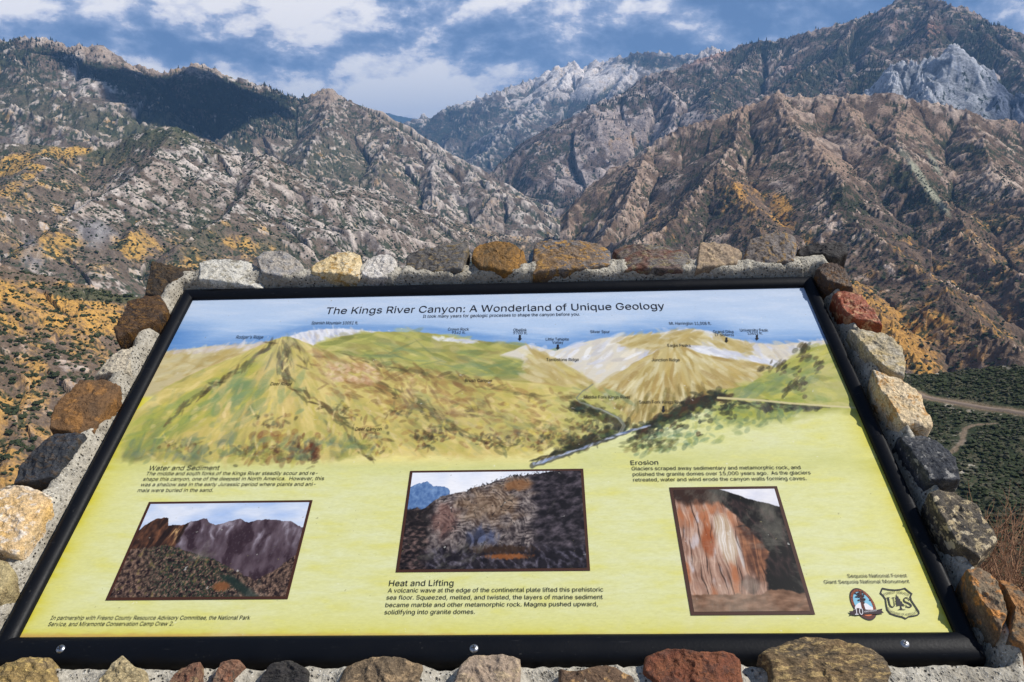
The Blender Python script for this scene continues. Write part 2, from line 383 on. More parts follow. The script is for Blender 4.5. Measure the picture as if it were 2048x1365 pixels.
# --- bluish marble crags standing in front of it
def paint_marble(x, y, h, d, steep, cvx, px, py):
    n = fbm(x/60, y/60, 4, 81); n2 = ridged((x+0.4*y)/90, (y-0.3*x)/240, 4, 82)-.8; n3 = fbm(x/16, y/16, 3, 83)
    c = L3((0.17, 0.18, 0.20), (0.52, 0.53, 0.56), 0.5+0.6*n+0.45*n2+0.5*n3+0.02*np.clip(cvx, -20, 20))
    sh = sst(n3+0.8*n-0.55+0.4*sst(d, 90, 260), 0.05, 0.3); c = c*(1-sh[..., None])+np.array([0.035, 0.048, 0.038])*sh[..., None]
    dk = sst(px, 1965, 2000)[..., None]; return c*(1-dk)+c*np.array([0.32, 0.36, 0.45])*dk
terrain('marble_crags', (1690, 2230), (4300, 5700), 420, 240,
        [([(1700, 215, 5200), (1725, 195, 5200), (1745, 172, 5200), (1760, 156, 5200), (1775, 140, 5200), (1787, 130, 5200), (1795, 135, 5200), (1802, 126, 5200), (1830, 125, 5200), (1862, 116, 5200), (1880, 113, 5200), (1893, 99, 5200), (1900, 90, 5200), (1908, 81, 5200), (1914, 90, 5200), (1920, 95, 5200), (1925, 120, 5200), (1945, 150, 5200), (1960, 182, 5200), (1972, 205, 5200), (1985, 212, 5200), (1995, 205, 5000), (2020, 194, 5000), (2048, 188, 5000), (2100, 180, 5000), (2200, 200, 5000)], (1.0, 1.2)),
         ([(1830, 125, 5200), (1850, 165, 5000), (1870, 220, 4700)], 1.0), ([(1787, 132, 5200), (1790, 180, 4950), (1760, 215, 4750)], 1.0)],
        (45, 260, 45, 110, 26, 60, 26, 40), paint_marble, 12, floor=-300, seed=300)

# --- the long left range: rocky crest, wooded bowl, spur that runs down to the canyon
def paint_left(x, y, h, d, steep, cvx, px, py):
    w = 0.5*fbm(x/300, y/300, 3, 7)
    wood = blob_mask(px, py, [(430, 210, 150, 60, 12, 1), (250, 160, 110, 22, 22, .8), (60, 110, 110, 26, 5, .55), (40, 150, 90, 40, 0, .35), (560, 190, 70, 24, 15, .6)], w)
    crest = blob_mask(px, py, [(180, 105, 75, 18, 12, 1), (300, 140, 60, 10, 8, .9), (410, 142, 60, 14, 8, 1), (500, 165, 50, 10, 18, .8), (655, 190, 45, 16, -20, 1), (60, 88, 30, 8, 0, .6)], w)
    pale = blob_mask(px, py, [(170, 160, 95, 36, 15, .7), (900, 390, 130, 50, 38, .6), (880, 330, 90, 26, 32, .55), (560, 280, 70, 22, -25, .5), (1010, 420, 60, 26, 40, .55), (840, 440, 130, 60, 20, .45)], w)
    green = blob_mask(px, py, [(190, 240, 190, 34, 12, .9), (640, 310, 70, 44, -10, .6), (60, 200, 90, 30, 0, .6), (700, 330, 80, 40, 20, .4), (320, 240, 60, 20, 10, .8)], w)
    warm = blob_mask(px, py, [(1010, 440, 90, 40, 40, .8), (780, 300, 60, 20, 20, .4)], w)
    c = cover(x, y, d, steep, cvx, 11, 91, rock=0.02+0.42*pale+0.6*crest-0.6*wood-0.3*green, shrub=0.26+0.6*wood-0.55*crest-0.2*pale-0.1*green, warm=0.12+0.6*crest+0.5*warm, pale=0.10+0.22*crest+0.15*pale, cs=9, green=0.15+0.75*green)
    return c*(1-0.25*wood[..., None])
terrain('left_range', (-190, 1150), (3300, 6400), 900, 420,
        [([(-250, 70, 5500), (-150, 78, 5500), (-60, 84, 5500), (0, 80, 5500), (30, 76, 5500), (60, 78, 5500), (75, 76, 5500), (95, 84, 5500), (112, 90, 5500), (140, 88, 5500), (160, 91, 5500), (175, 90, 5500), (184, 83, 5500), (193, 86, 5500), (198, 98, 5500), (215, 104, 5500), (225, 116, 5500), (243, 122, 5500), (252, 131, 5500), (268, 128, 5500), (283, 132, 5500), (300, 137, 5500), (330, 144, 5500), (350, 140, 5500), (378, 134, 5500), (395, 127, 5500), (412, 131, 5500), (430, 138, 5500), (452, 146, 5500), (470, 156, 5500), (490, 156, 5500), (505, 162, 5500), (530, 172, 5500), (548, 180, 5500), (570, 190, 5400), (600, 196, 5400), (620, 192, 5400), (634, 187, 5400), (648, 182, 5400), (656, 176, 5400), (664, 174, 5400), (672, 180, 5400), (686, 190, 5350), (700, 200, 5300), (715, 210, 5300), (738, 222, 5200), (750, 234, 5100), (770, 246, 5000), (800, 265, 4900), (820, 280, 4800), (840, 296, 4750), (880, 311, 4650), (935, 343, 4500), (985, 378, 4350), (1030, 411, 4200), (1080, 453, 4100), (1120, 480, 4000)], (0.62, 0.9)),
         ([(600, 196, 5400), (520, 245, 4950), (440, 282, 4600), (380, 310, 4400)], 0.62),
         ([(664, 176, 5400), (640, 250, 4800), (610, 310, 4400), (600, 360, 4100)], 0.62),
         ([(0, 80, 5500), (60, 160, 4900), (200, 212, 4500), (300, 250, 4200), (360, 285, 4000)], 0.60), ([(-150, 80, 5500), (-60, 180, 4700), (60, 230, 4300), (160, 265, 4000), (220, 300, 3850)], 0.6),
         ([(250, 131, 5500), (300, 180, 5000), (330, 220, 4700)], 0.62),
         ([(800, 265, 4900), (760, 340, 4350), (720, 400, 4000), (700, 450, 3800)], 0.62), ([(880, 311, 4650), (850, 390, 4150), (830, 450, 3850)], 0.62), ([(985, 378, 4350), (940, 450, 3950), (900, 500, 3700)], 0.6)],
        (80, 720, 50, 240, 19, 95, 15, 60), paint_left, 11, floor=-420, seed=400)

# --- the nearer granite hill on the left
def paint_granite(x, y, h, d, steep, cvx, px, py):
    w = 0.5*fbm(x/120, y/120, 3, 9)
    gold = blob_mask(px, py, [(30, 328, 60, 20, -28, 1), (65, 345, 30, 14, -35, 1), (100, 305, 26, 10, -10, .9), (150, 305, 40, 12, -8, .9), (20, 375, 40, 14, -25, .8), (130, 330, 30, 10, -20, .6), (70, 372, 30, 12, -20, .6), (285, 480, 40, 34, 10, .95), (480, 480, 36, 24, 0, .9), (265, 500, 60, 26, 0, .8), (120, 480, 60, 20, 10, .85), (455, 450, 20, 12, 0, .6), (310, 500, 40, 30, 0, .6), (80, 500, 80, 20, 0, .8), (520, 500, 40, 16, 0, .5), (1150, 478, 40, 12, 0, .6), (120, 480, 200, 60, 8, .50), (330, 510, 230, 50, 0, .52), (50, 400, 110, 60, -20, .48), (480, 490, 120, 50, 0, .5), (180, 340, 120, 40, -15, .42), (1000, 470, 120, 30, 20, .4)], w)
    green = blob_mask(px, py, [(340, 270, 110, 22, -6, 1), (200, 305, 80, 18, 12, .9), (80, 296, 100, 12, 5, .7), (420, 300, 50, 16, 20, .7), (420, 480, 60, 30, -30, .5), (540, 490, 60, 20, 0, .4), (400, 440, 50, 26, -50, .5)], w)
    pale = blob_mask(px, py, [(330, 350, 120, 36, -30, .85), (450, 340, 110, 46, 15, .85), (230, 400, 110, 44, -25, .6), (520, 380, 80, 50, 30, .6), (330, 312, 26, 8, 0, .9), (110, 430, 90, 30, -20, .5), (440, 400, 90, 40, -20, .55), (700, 450, 160, 60, 20, .55), (560, 440, 60, 40, 0, .5)], w)
    slab = blob_mask(px, py, [(185, 465, 45, 26, 8, .9), (65, 505, 20, 30, -20, .7)], w)
    c = cover(x, y, d, steep, cvx, 6.5, 111, rock=0.06+0.42*pale-0.5*green-0.55*gold, shrub=0.25-0.18*gold-0.2*pale+0.02*green-0.3*slab, grass=-0.25+1.05*gold, warm=0.12+0.3*sst(px, 700, 1100), pale=0.10+0.20*pale, cs=5.5, green=0.10+0.8*green)
    n = ridged((x+0.2*y)/14, y/160, 3, 117); sl = L3((0.13, 0.12, 0.125), (0.36, 0.34, 0.33), 0.1+0.5*n)
    return c*(1-slab[..., None])+sl*slab[..., None]
terrain('granite_hill', (-190, 1230), (1650, 3350), 900, 460,
        [([(-250, 285, 3000), (-150, 292, 3000), (-60, 290, 3000), (0, 285, 3000), (50, 289, 3000), (90, 289, 3000), (130, 293, 3000), (170, 293, 3000), (215, 290, 3000), (240, 283, 3000), (262, 274, 3000), (285, 265, 3000), (305, 258, 3000), (325, 253, 3000), (345, 252, 3000), (362, 257, 3000), (378, 264, 3000), (395, 272, 3000), (412, 279, 3000), (430, 288, 3000), (450, 297, 3000), (475, 302, 3000), (500, 306, 2950), (520, 309, 2900), (540, 310, 2900), (556, 317, 2900), (570, 330, 2900), (590, 346, 2900), (615, 372, 2850), (640, 384, 2850), (665, 386, 2900), (700, 375, 3000), (730, 376, 3100), (760, 382, 3150), (800, 398, 3150), (850, 421, 3150), (900, 440, 3200), (950, 452, 3300), (1020, 470, 3300), (1100, 478, 3300), (1160, 474, 3300), (1250, 500, 3300)], (0.60, 0.9)),
         ([(345, 252, 3000), (300, 330, 2600), (200, 400, 2300), (80, 470, 2000), (0, 520, 1850)], 0.58),
         ([(540, 310, 2900), (490, 390, 2500), (440, 440, 2250), (350, 500, 2000)], 0.6),
         ([(640, 384, 2850), (600, 450, 2500), (560, 500, 2250)], 0.6), ([(90, 289, 3000), (20, 360, 2600), (-60, 430, 2300)], 0.58), ([(450, 297, 3000), (400, 350, 2650), (330, 420, 2350), (270, 470, 2100)], 0.6), ([(800, 398, 3150), (760, 460, 2700), (720, 510, 2450)], 0.6)],
        (46, 340, 26, 130, 10, 50, 3.5, 30), paint_granite, 6.5, floor=-420, seed=500)

# --- the ridge between the two forks, right
def paint_junction(x, y, h, d, steep, cvx, px, py):
    w = 0.5*fbm(x/130, y/130, 3, 11); w2 = 0.7*fbm(x/50, y/50, 3, 12)
    gold = blob_mask(px, py, [(1480, 380, 26, 12, 55, 1), (1505, 425, 22, 12, 40, 1), (1570, 410, 30, 12, 45, .95), (1760, 640, 150, 18, 42, 1), (1720, 590, 60, 14, 45, .9), (1800, 690, 90, 40, 35, .9), (1880, 640, 70, 20, 35, .75), (1940, 690, 80, 24, 25, .8), (1740, 545, 40, 14, 35, .6), (1960, 600, 60, 26, 30, .5), (2010, 420, 40, 20, 10, .5), (1900, 530, 80, 20, 35, .4), (1330, 470, 30, 20, -30, .3), (1660, 470, 40, 8, 45, .5), (1700, 690, 60, 50, 0, .6), (2020, 530, 40, 30, 30, .5), (1740, 620, 110, 40, 40, .9), (1830, 680, 120, 50, 35, .8), (1920, 640, 110, 40, 30, .6), (1980, 560, 60, 40, 30, .5), (1500, 400, 40, 40, 50, .7), (1560, 430, 40, 24, 45, .8), (1640, 500, 50, 12, 40, .6), (1960, 480, 110, 60, 30, .45), (1880, 560, 160, 50, 38, .5), (1500, 440, 120, 60, 50, .45), (1330, 440, 60, 50, -50, .4), (1990, 640, 80, 60, 20, .55)], 0.6*w2)
    tanr = blob_mask(px, py, [(1660, 310, 70, 34, -10, 1), (1300, 340, 60, 60, -45, .6), (1560, 230, 130, 40, 5, .6), (1760, 240, 160, 34, 5, .6), (1900, 260, 120, 30, 10, .55), (1700, 340, 30, 30, 0, .8), (1940, 370, 60, 22, 0, .6), (1270, 420, 30, 60, 15, .4), (1590, 350, 90, 24, 10, .5)], w)
    burnt = blob_mask(px, py, [(1430, 420, 60, 40, -50, .9), (1370, 470, 60, 40, -40, .85), (1480, 280, 40, 34, -60, .8), (1440, 250, 80, 14, -20, .7), (1620, 400, 50, 40, 45, .5), (1720, 430, 60, 34, 45, .75), (1800, 480, 120, 40, 40, .8), (1850, 570, 120, 40, 40, .75), (1600, 460, 40, 40, 50, .6), (1400, 330, 60, 30, -60, .7), (1640, 520, 60, 30, 40, .6), (1990, 640, 80, 50, 30, .5)], w)
    wood = blob_mask(px, py, [(1690, 400, 26, 34, -50, .8), (1840, 380, 70, 30, 40, .9), (1780, 330, 40, 16, 30, .8), (1560, 335, 26, 10, 0, .6), (1950, 300, 80, 12, 5, .7), (1900, 400, 50, 26, 0, .6), (1640, 255, 90, 8, 3, .6), (1970, 450, 50, 16, 0, .5)], w)
    scree = blob_mask(px, py, [(1835, 345, 40, 7, 55, 1), (1870, 395, 40, 6, 50, 1), (1868, 325, 26, 5, 60, .7), (1810, 310, 26, 6, 45, .5)], 0.4*w2)
    pale = blob_mask(px, py, [(1660, 470, 26, 40, -10, .9), (1570, 380, 40, 14, 20, .7), (1640, 420, 30, 20, 40, .6), (1800, 555, 70, 5, 38, 1), (1890, 560, 60, 6, 30, .9), (1750, 500, 50, 5, 35, .9), (1700, 300, 90, 20, 15, .4), (1990, 370, 60, 26, 10, .4)], 0.6*w2)
    c = cover(x, y, d, steep, cvx, 7.5, 131, rock=0.0+0.42*tanr+0.45*pale-0.35*burnt-0.6*gold-0.6*wood, shrub=0.20+0.6*wood-0.28*gold-0.3*tanr-0.3*pale+0.06*burnt, grass=-0.28+1.1*gold, warm=0.38+0.35*tanr-0.3*pale, pale=-0.02+0.42*pale, cs=5.0, green=0.05, burnt=burnt)
    c = c*np.array([1.00, 0.90, 0.82])
    sc_ = scree[..., None]; return c*(1-sc_)+np.array([0.34, 0.33, 0.24])*(1+0.25*gn(x/8, y/8, 5))[..., None]*sc_
terrain('junction_ridge', (1120, 2230), (950, 3900), 900, 620,
        [([(1150, 500, 3200), (1172, 476, 3300), (1195, 452, 3300), (1212, 420, 3300), (1222, 395, 3300), (1232, 368, 3300), (1250, 340, 3350), (1275, 312, 3400), (1300, 292, 3400), (1340, 268, 3450), (1375, 252, 3500), (1400, 245, 3500), (1420, 240, 3500), (1440, 236, 3500), (1470, 222, 3550), (1500, 209, 3600), (1525, 203, 3600), (1545, 189, 3600), (1558, 190, 3600), (1570, 181, 3600), (1582, 187, 3600), (1600, 191, 3600), (1612, 187, 3600), (1640, 190, 3600), (1665, 185, 3600), (1690, 192, 3600), (1712, 188, 3600), (1735, 192, 3600), (1752, 184, 3600), (1775, 187, 3600), (1800, 199, 3600), (1830, 204, 3600), (1860, 204, 3600), (1885, 210, 3600), (1910, 213, 3600), (1940, 222, 3600), (1965, 231, 3600), (2000, 236, 3600), (2048, 246, 3600), (2150, 262, 3600), (2260, 280, 3600)], (0.72, 1.0)),
         ([(1570, 181, 3600), (1590, 240, 3250), (1640, 315, 2850), (1672, 380, 2500), (1740, 450, 2150), (1840, 545, 1750), (1960, 640, 1450), (2060, 710, 1250)], (0.60, 0.62)),
         ([(1500, 209, 3600), (1455, 290, 3150), (1440, 332, 2900), (1490, 390, 2550), (1560, 450, 2200), (1640, 510, 1850), (1700, 565, 1600), (1780, 650, 1330), (1850, 735, 1120)], (0.62, 0.62)),
         ([(1440, 332, 2900), (1380, 400, 2550), (1300, 470, 2250), (1240, 520, 2050)], 0.66),
         ([(1300, 292, 3400), (1270, 370, 3050), (1235, 440, 2800), (1200, 500, 2600)], 0.8),
         ([(1800, 199, 3600), (1790, 280, 3150), (1850, 360, 2750), (1900, 430, 2450), (2000, 520, 2050), (2120, 610, 1750)], (0.62, 0.65)), ([(1940, 222, 3600), (1970, 320, 3050), (2040, 390, 2650), (2150, 470, 2250)], 0.62),
         ([(1690, 192, 3600), (1720, 260, 3250), (1780, 300, 3000)], 0.7)],
        (68, 520, 36, 175, 23, 66, 9, 40), paint_junction, 7.5, floor=-420, seed=600)

# --- near golden slope below us on the left
def paint_slope(x, y, h, d, steep, cvx, px, py):
    w = 0.7*fbm(x/45, y/45, 3, 13)
    gold = blob_mask(px, py, [(200, 625, 90, 30, 5, 1), (60, 600, 90, 26, 8, 1), (150, 650, 80, 24, 0, .9), (30, 650, 60, 30, 0, .6), (110, 690, 80, 26, 0, .5), (40, 740, 60, 30, 0, .45), (20, 860, 80, 50, 0, .6), (250, 600, 60, 16, 0, .9), (60, 800, 80, 20, 0, .5), (20, 930, 60, 40, 0, .6), (140, 575, 60, 10, 5, .6)], w)
    green = blob_mask(px, py, [(200, 590, 100, 13, 5, 1), (60, 550, 60, 10, 5, .5), (270, 600, 60, 10, 5, .9)], 0.4*w)
    rock = blob_mask(px, py, [(115, 715, 18, 60, -25, .8), (150, 760, 30, 40, -20, .6), (40, 700, 40, 30, 0, .4), (60, 820, 60, 40, 0, .35)], w)
    c = cover(x, y, d, steep, cvx, 2.6, 151, rock=-0.18+0.4*rock-0.6*green-0.1*gold, shrub=0.02+0.12*green-0.05*gold, grass=0.28+0.55*gold-1.2*green-0.4*rock, warm=0.30, pale=-0.10, cs=2.2, green=0.05+0.9*green)
    return c*np.array([1.0, 0.95, 0.92])
terrain('grass_slope', (-230, 1000), (500, 1130), 760, 390,
        [([(-300, 505, 1050), (-150, 512, 1050), (-60, 520, 1020), (0, 528, 1000), (60, 550, 1000), (120, 563, 1000), (180, 571, 1000), (230, 586, 1000), (285, 593, 1000), (340, 602, 1000), (420, 625, 1000), (600, 680, 1000), (750, 720, 990), (1050, 790, 960)], (0.52, 0.7)),
         ([(180, 571, 1000), (120, 690, 840), (60, 800, 730), (10, 930, 640)], 0.5), ([(340, 602, 1000), (270, 720, 840), (200, 830, 730), (120, 950, 640)], 0.5), ([(0, 528, 1000), (-60, 640, 850), (-140, 760, 740)], 0.5), ([(90, 560, 1000), (30, 680, 850), (-40, 820, 720)], 0.5)],
        (9, 90, 9, 40, 4.0, 14, 1.2, 12), paint_slope, 2.0, floor=-420, seed=700)

# --- dark brushy ground below us on the right, with the road
ROAD_PX = [(1790, 782), (1820, 789), (1850, 796), (1900, 806), (1950, 815), (2000, 822), (2060, 831), (2150, 845), (2240, 858)]
TRAIL_PX = [(1990, 848), (1950, 850), (1930, 856), (1926, 872), (1922, 888), (1905, 902), (1885, 912)]
def on_slope(pts, x, y, px, py):
    out = []
    for a, b in pts:
        m = np.argmin((px-a)**2+(py-b)**2+(np.hypot(x, y) > 536)*1e6); out.append((x.flat[m], y.flat[m]))
    o = np.array(out); q = np.arctan2(o[:, 0], o[:, 1]); r = np.hypot(*o.T)
    if len(pts) > 8: r = np.polyval(np.polyfit(q, r, 1), q)          # the road keeps an even grade
    return np.column_stack([r*np.sin(q), r*np.cos(q)])
ROAD_XY, TRAIL_XY = None, None
def line_dist(x, y, pts):
    p = np.array(pts); m = np.full(x.shape, 1e9)
    for a, b in zip(p[:-1], p[1:]):
        d = b-a; t = np.clip(((x-a[0])*d[0]+(y-a[1])*d[1])/(d@d), 0, 1); m = np.minimum(m, np.hypot(x-a[0]-t*d[0], y-a[1]-t*d[1]))
    return m
def paint_brush(x, y, h, d, steep, cvx, px, py):
    global ROAD_XY, TRAIL_XY
    ROAD_XY, TRAIL_XY = on_slope(ROAD_PX, x, y, px, py), on_slope(TRAIL_PX, x, y, px, py)
    w = 0.7*fbm(x/22, y/22, 3, 15)
    bare = blob_mask(px, py, [(1935, 945, 40, 26, 30, .7), (1900, 870, 40, 24, 0, .6), (1905, 815, 50, 8, 8, .9), (1960, 830, 50, 8, 8, .8), (2000, 780, 26, 10, 0, .6), (1925, 795, 30, 8, 5, .9)], w)
    lush = blob_mask(px, py, [(1990, 900, 60, 40, 30, .8), (2010, 960, 50, 40, 0, .6), (1900, 760, 70, 16, -10, .7), (1980, 760, 80, 26, -5, .6)], w)
    c = cover(x, y, d, steep, cvx, 1.7, 171, rock=-0.30+0.5*bare, shrub=0.55+0.15*lush-0.5*bare, grass=-0.25+0.3*bare, warm=0.1, pale=-0.1, cs=1.6, green=0.7+0.2*lush, burnt=0.2)*np.array([0.80, 0.84, 0.78])
    cut = sst(line_dist(x, y, ROAD_XY)+1.5*w, 5.5, 2.5)[..., None]*0.6
    c = c*(1-cut)+np.array([0.30, 0.21, 0.14])*(1+0.4*w[..., None])*cut
    tr = sst(line_dist(x, y, TRAIL_XY)+1.0*fbm(x/4, y/4, 2, 3), 1.7, 0.6)[..., None]*0.8; return c*(1-tr)+np.array([0.27, 0.20, 0.14])*tr
terrain('brush_ground', (-250, 2260), (200, 670), 1150, 400,
        [([(-300, 1040, 640), (0, 1035, 645), (250, 1010, 650), (420, 960, 650), (550, 935, 650), (800, 905, 645), (1100, 880, 630), (1350, 850, 615), (1500, 830, 600), (1700, 820, 590), (1790, 806, 570), (1830, 794, 560), (1855, 784, 555), (1900, 766, 550), (1950, 757, 545), (2000, 748, 540), (2048, 740, 535), (2150, 728, 530), (2270, 718, 530)], (0.17, 0.6))],
        (3.5, 80, 1.5, 30, 1.1, 9, 0.4, 6), paint_brush, 1.4, floor=-300, seed=800)

def lay_road():
    pts = []
    P = ROAD_XY; L = np.concatenate([[0], np.cumsum(np.hypot(*np.diff(P, axis=0).T))])
    s = np.linspace(0, L[-1], 220); x, y = np.interp(s, L, P[:, 0]), np.interp(s, L, P[:, 1])
    for _ in range(25): x[1:-1] = (x[:-2]+x[2:]+2*x[1:-1])/4; y[1:-1] = (y[:-2]+y[2:]+2*y[1:-1])/4
    tx, ty = np.gradient(x), np.gradient(y); n = np.hypot(tx, ty); nx, ny = -ty/n, tx/n
    z = ground_at('brush_ground', x, y)
    for o in (-1.8, 1.8): z = np.maximum(z, ground_at('brush_ground', x+nx*o, y+ny*o))
    for _ in range(4): z = np.maximum(z, np.convolve(np.pad(z, 4, mode='edge'), np.ones(9)/9, 'valid'))
    V = []
    offs = [(-3.0, -1.4), (-1.5, 0.02), (-0.5, 0.08), (0.5, 0.08), (1.5, 0.02), (3.0, -1.4)]
    for o, dz in offs: V.append(np.column_stack([x+nx*o, y+ny*o, z+dz]))
    V = np.stack(V, 1).reshape(-1, 3)
    m, N = material('dirt_road'); tc = N.add('ShaderNodeTexCoord').outputs['Object']
    principled(N, N.mix(N.noise(tc, 0.5, 4, 0.6), (0.16, 0.12, 0.095), (0.27, 0.21, 0.16)), 0.95, 0.1)
    tag(mesh('road', V, grid_faces(220, len(offs)), m), kind='structure')
lay_road()

# --- the ground we stand on and the hillside that drops away behind the wall
def near_ground():
    az = np.linspace(-math.pi, math.pi, 361); r = np.concatenate([[0.02], np.geomspace(0.25, 760, 220)])
    A, Rr = np.meshgrid(az, r); x, y = Rr*np.sin(A), Rr*np.cos(A)
    edge = 1.75+0.12*gn(x*0.9, y*0.9, 3)
    drop = np.maximum(y-edge, 0)
    out = np.clip(drop/1.2, 0, 1)
    z = -0.72*drop*out-0.05*np.maximum(drop-60, 0)*0 + 0.02*fbm(x*2, y*2, 3, 5)+out*(0.10*fbm(x*.7, y*.7, 4, 6)+np.minimum(drop*0.02, 4)*fbm(x/14, y/14, 4, 7))
    z = z+0.10*np.maximum(-y-3, 0)*np.clip((-y-3)/10, 0, 1)*0.5
    w = fbm(x/1.3, y/1.3, 4, 8); w2 = fbm(x/6, y/6, 4, 9)
    c = L3((0.20, 0.155, 0.11), (0.30, 0.24, 0.18), .5+w)
    g = sst(w2+0.6*w+0.2*out, 0.1, 0.45)[..., None]; c = c*(1-g)+L3((0.06, 0.065, 0.04), (0.28, 0.20, 0.10), .5+w)*g
    m = terrain_mat('hillside_ground', 0.12, 0.03)
    tag(mesh('ground', np.stack([x, y, z], -1).reshape(-1, 3), grid_faces(*x.shape), m, colors=np.clip(c, .01, .9).reshape(-1, 3)), kind='structure')
    m2, N = material('valley'); principled(N, (0.09, 0.085, 0.06), 0.95, 0.1)
    n = 64; V = [(0, 0, -640)]+[(34000*math.sin(2*math.pi*k/n), 34000*math.cos(2*math.pi*k/n), -640) for k in range(n)]
    tag(pymesh('valley_ground', V, [(0, 1+(k+1) % n, 1+k) for k in range(n)], m2), kind='structure')
near_ground()

def haze():
    m = bpy.data.materials.new('haze'); m.use_nodes = True; N = NT(m.node_tree)
    v = N.add('ShaderNodeVolumePrincipled', ins={'Color': (0.27, 0.54, 1.0, 1), 'Density': 4.2e-5, 'Anisotropy': 0.0})
    o = N.add('ShaderNodeOutputMaterial'); N.t.links.new(v.outputs[0], o.inputs['Volume'])
    a, lo, hi = 36000.0, -641.5, 2900.0
    V = [(-a, -a, lo), (a, -a, lo), (a, a, lo), (-a, a, lo), (-a, -a, hi), (a, -a, hi), (a, a, hi), (-a, a, hi)]
    tag(pymesh('haze', V, [(3, 2, 1, 0), (4, 5, 6, 7), (0, 1, 5, 4), (1, 2, 6, 5), (2, 3, 7, 6), (3, 0, 4, 7)], m), kind='stuff')
haze()
# ---------------------------------------------------------------- the stone wall that carries the panel
def stone_mat(name, c1, c2, c3, scale=18.0, streak=(1, 1, 1), ang=0.0, spots=None, rough=0.78, bstr=0.7, contrast=1.0, veins=None):
    m, N = material(name)
    tc = N.add('ShaderNodeTexCoord').outputs['Object']
    mp = N.add('ShaderNodeMapping', ins={0: tc}); mp.inputs['Rotation'].default_value = (0, 0, ang); mp.inputs['Scale'].default_value = streak
    v = mp.outputs[0]
    big = N.noise(v, scale, 5, 0.6, 0.6)
    mid = N.noise(v, scale*3.7, 6, 0.65, 0.4)
    fine = N.noise(tc, scale*16, 4, 0.7)
    w = 0.13/contrast
    col = N.mix(N.ramp(big, [(0.5-w, 0), (0.5+w, 1)]), c1, c2)
    col = N.mix(N.ramp(mid, [(0.52, 0), (0.59, 1)]), col, c3)
    crk = N.add('ShaderNodeTexVoronoi', feature='DISTANCE_TO_EDGE', ins={'Vector': N.vmath('ADD', v, N.vmath('MULTIPLY', N.add('ShaderNodeTexNoise', ins={'Vector': v, 'Scale': 30.0}).outputs[1], (0.05, 0.05, 0.05))), 'Scale': 16.0}).outputs[0]
    cr_m = N.math('MULTIPLY', N.ramp(crk, [(0.0, 1), (0.035, 0)]), N.ramp(big, [(0.45, 0), (0.6, 0.8)]))
    col = N.mix(cr_m, col, (0.02, 0.017, 0.014))
    col = N.mix(0.85, col, N.ramp(fine, [(0.25, 0.32), (0.5, 1.0), (0.75, 1.65)]), 'MULTIPLY')
    grit = N.noise(tc, scale*45, 2, 0.6)
    col = N.mix(0.55, col, N.ramp(grit, [(0.3, 0.5), (0.5, 1.0), (0.7, 1.45)]), 'MULTIPLY')
    if veins:
        vn = N.add('ShaderNodeTexWave', wave_type='BANDS', bands_direction='Y', ins={'Vector': v, 'Scale': veins[1], 'Distortion': 9.0, 'Detail': 4.0, 'Detail Scale': 1.6}).outputs[0]
        col = N.mix(N.ramp(vn, [(0.80, 0), (0.97, 0.85)]), col, veins[0])
    if spots:
        sp = N.noise(tc, spots[1], 3, 0.5, 0.3)
        col = N.mix(N.ramp(sp, [(spots[2], 0), (spots[2]+0.03, 1)]), col, spots[0])
    h = N.math('ADD', N.math('MULTIPLY', mid, 0.7), N.math('ADD', N.math('MULTIPLY', fine, 0.35), N.math('MULTIPLY', big, 0.5)))
    principled(N, col, rough, 0.35, h, min(1.0, bstr*1.3), 0.007)
    return m

def mortar_mat():
    m, N = material('mortar')
    tc = N.add('ShaderNodeTexCoord').outputs['Object']
    n1 = N.noise(tc, 24, 5, 0.6); n2 = N.noise(tc, 160, 4, 0.65); n3 = N.noise(tc, 420, 2, 0.6)
    col = N.mix(n1, (0.27, 0.245, 0.195), (0.54, 0.50, 0.415))
    col = N.mix(0.85, col, N.ramp(n2, [(0.28, 0.35), (0.45, 0.95), (0.7, 1.35)]), 'MULTIPLY')
    sp = N.add('ShaderNodeTexVoronoi', feature='F1', ins={'Vector': tc, 'Scale': 190.0, 'Randomness': 1.0})
    pits = N.ramp(sp.outputs['Distance'], [(0.16, 1), (0.30, 0)])
    sel = N.ramp(N.noise(tc, 60, 2, 0.5), [(0.42, 0), (0.56, 1)])
    col = N.mix(N.math('MULTIPLY', pits, sel), col, (0.04, 0.038, 0.035))
    col = N.mix(N.ramp(n3, [(0.62, 0), (0.70, 0.8)]), col, (0.78, 0.76, 0.70))
    st = N.noise(tc, 9, 5, 0.65, 0.5)
    col = N.mix(N.ramp(st, [(0.50, 0), (0.68, 0.55)]), col, (0.20, 0.165, 0.115))
    h = N.math('SUBTRACT', N.math('ADD', N.math('MULTIPLY', n2, 0.8), N.math('MULTIPLY', n3, 0.3)), N.math('MULTIPLY', pits, 0.6))
    principled(N, col, 0.95, 0.15, h, 0.9, 0.005)
    return m
MORTAR = mortar_mat()
RAIL_W = dict(l=0.021, r=0.019, t=0.022, b=0.033)
GAP = dict(l=0.0, r=0.005, t=0.001, b=0.001)

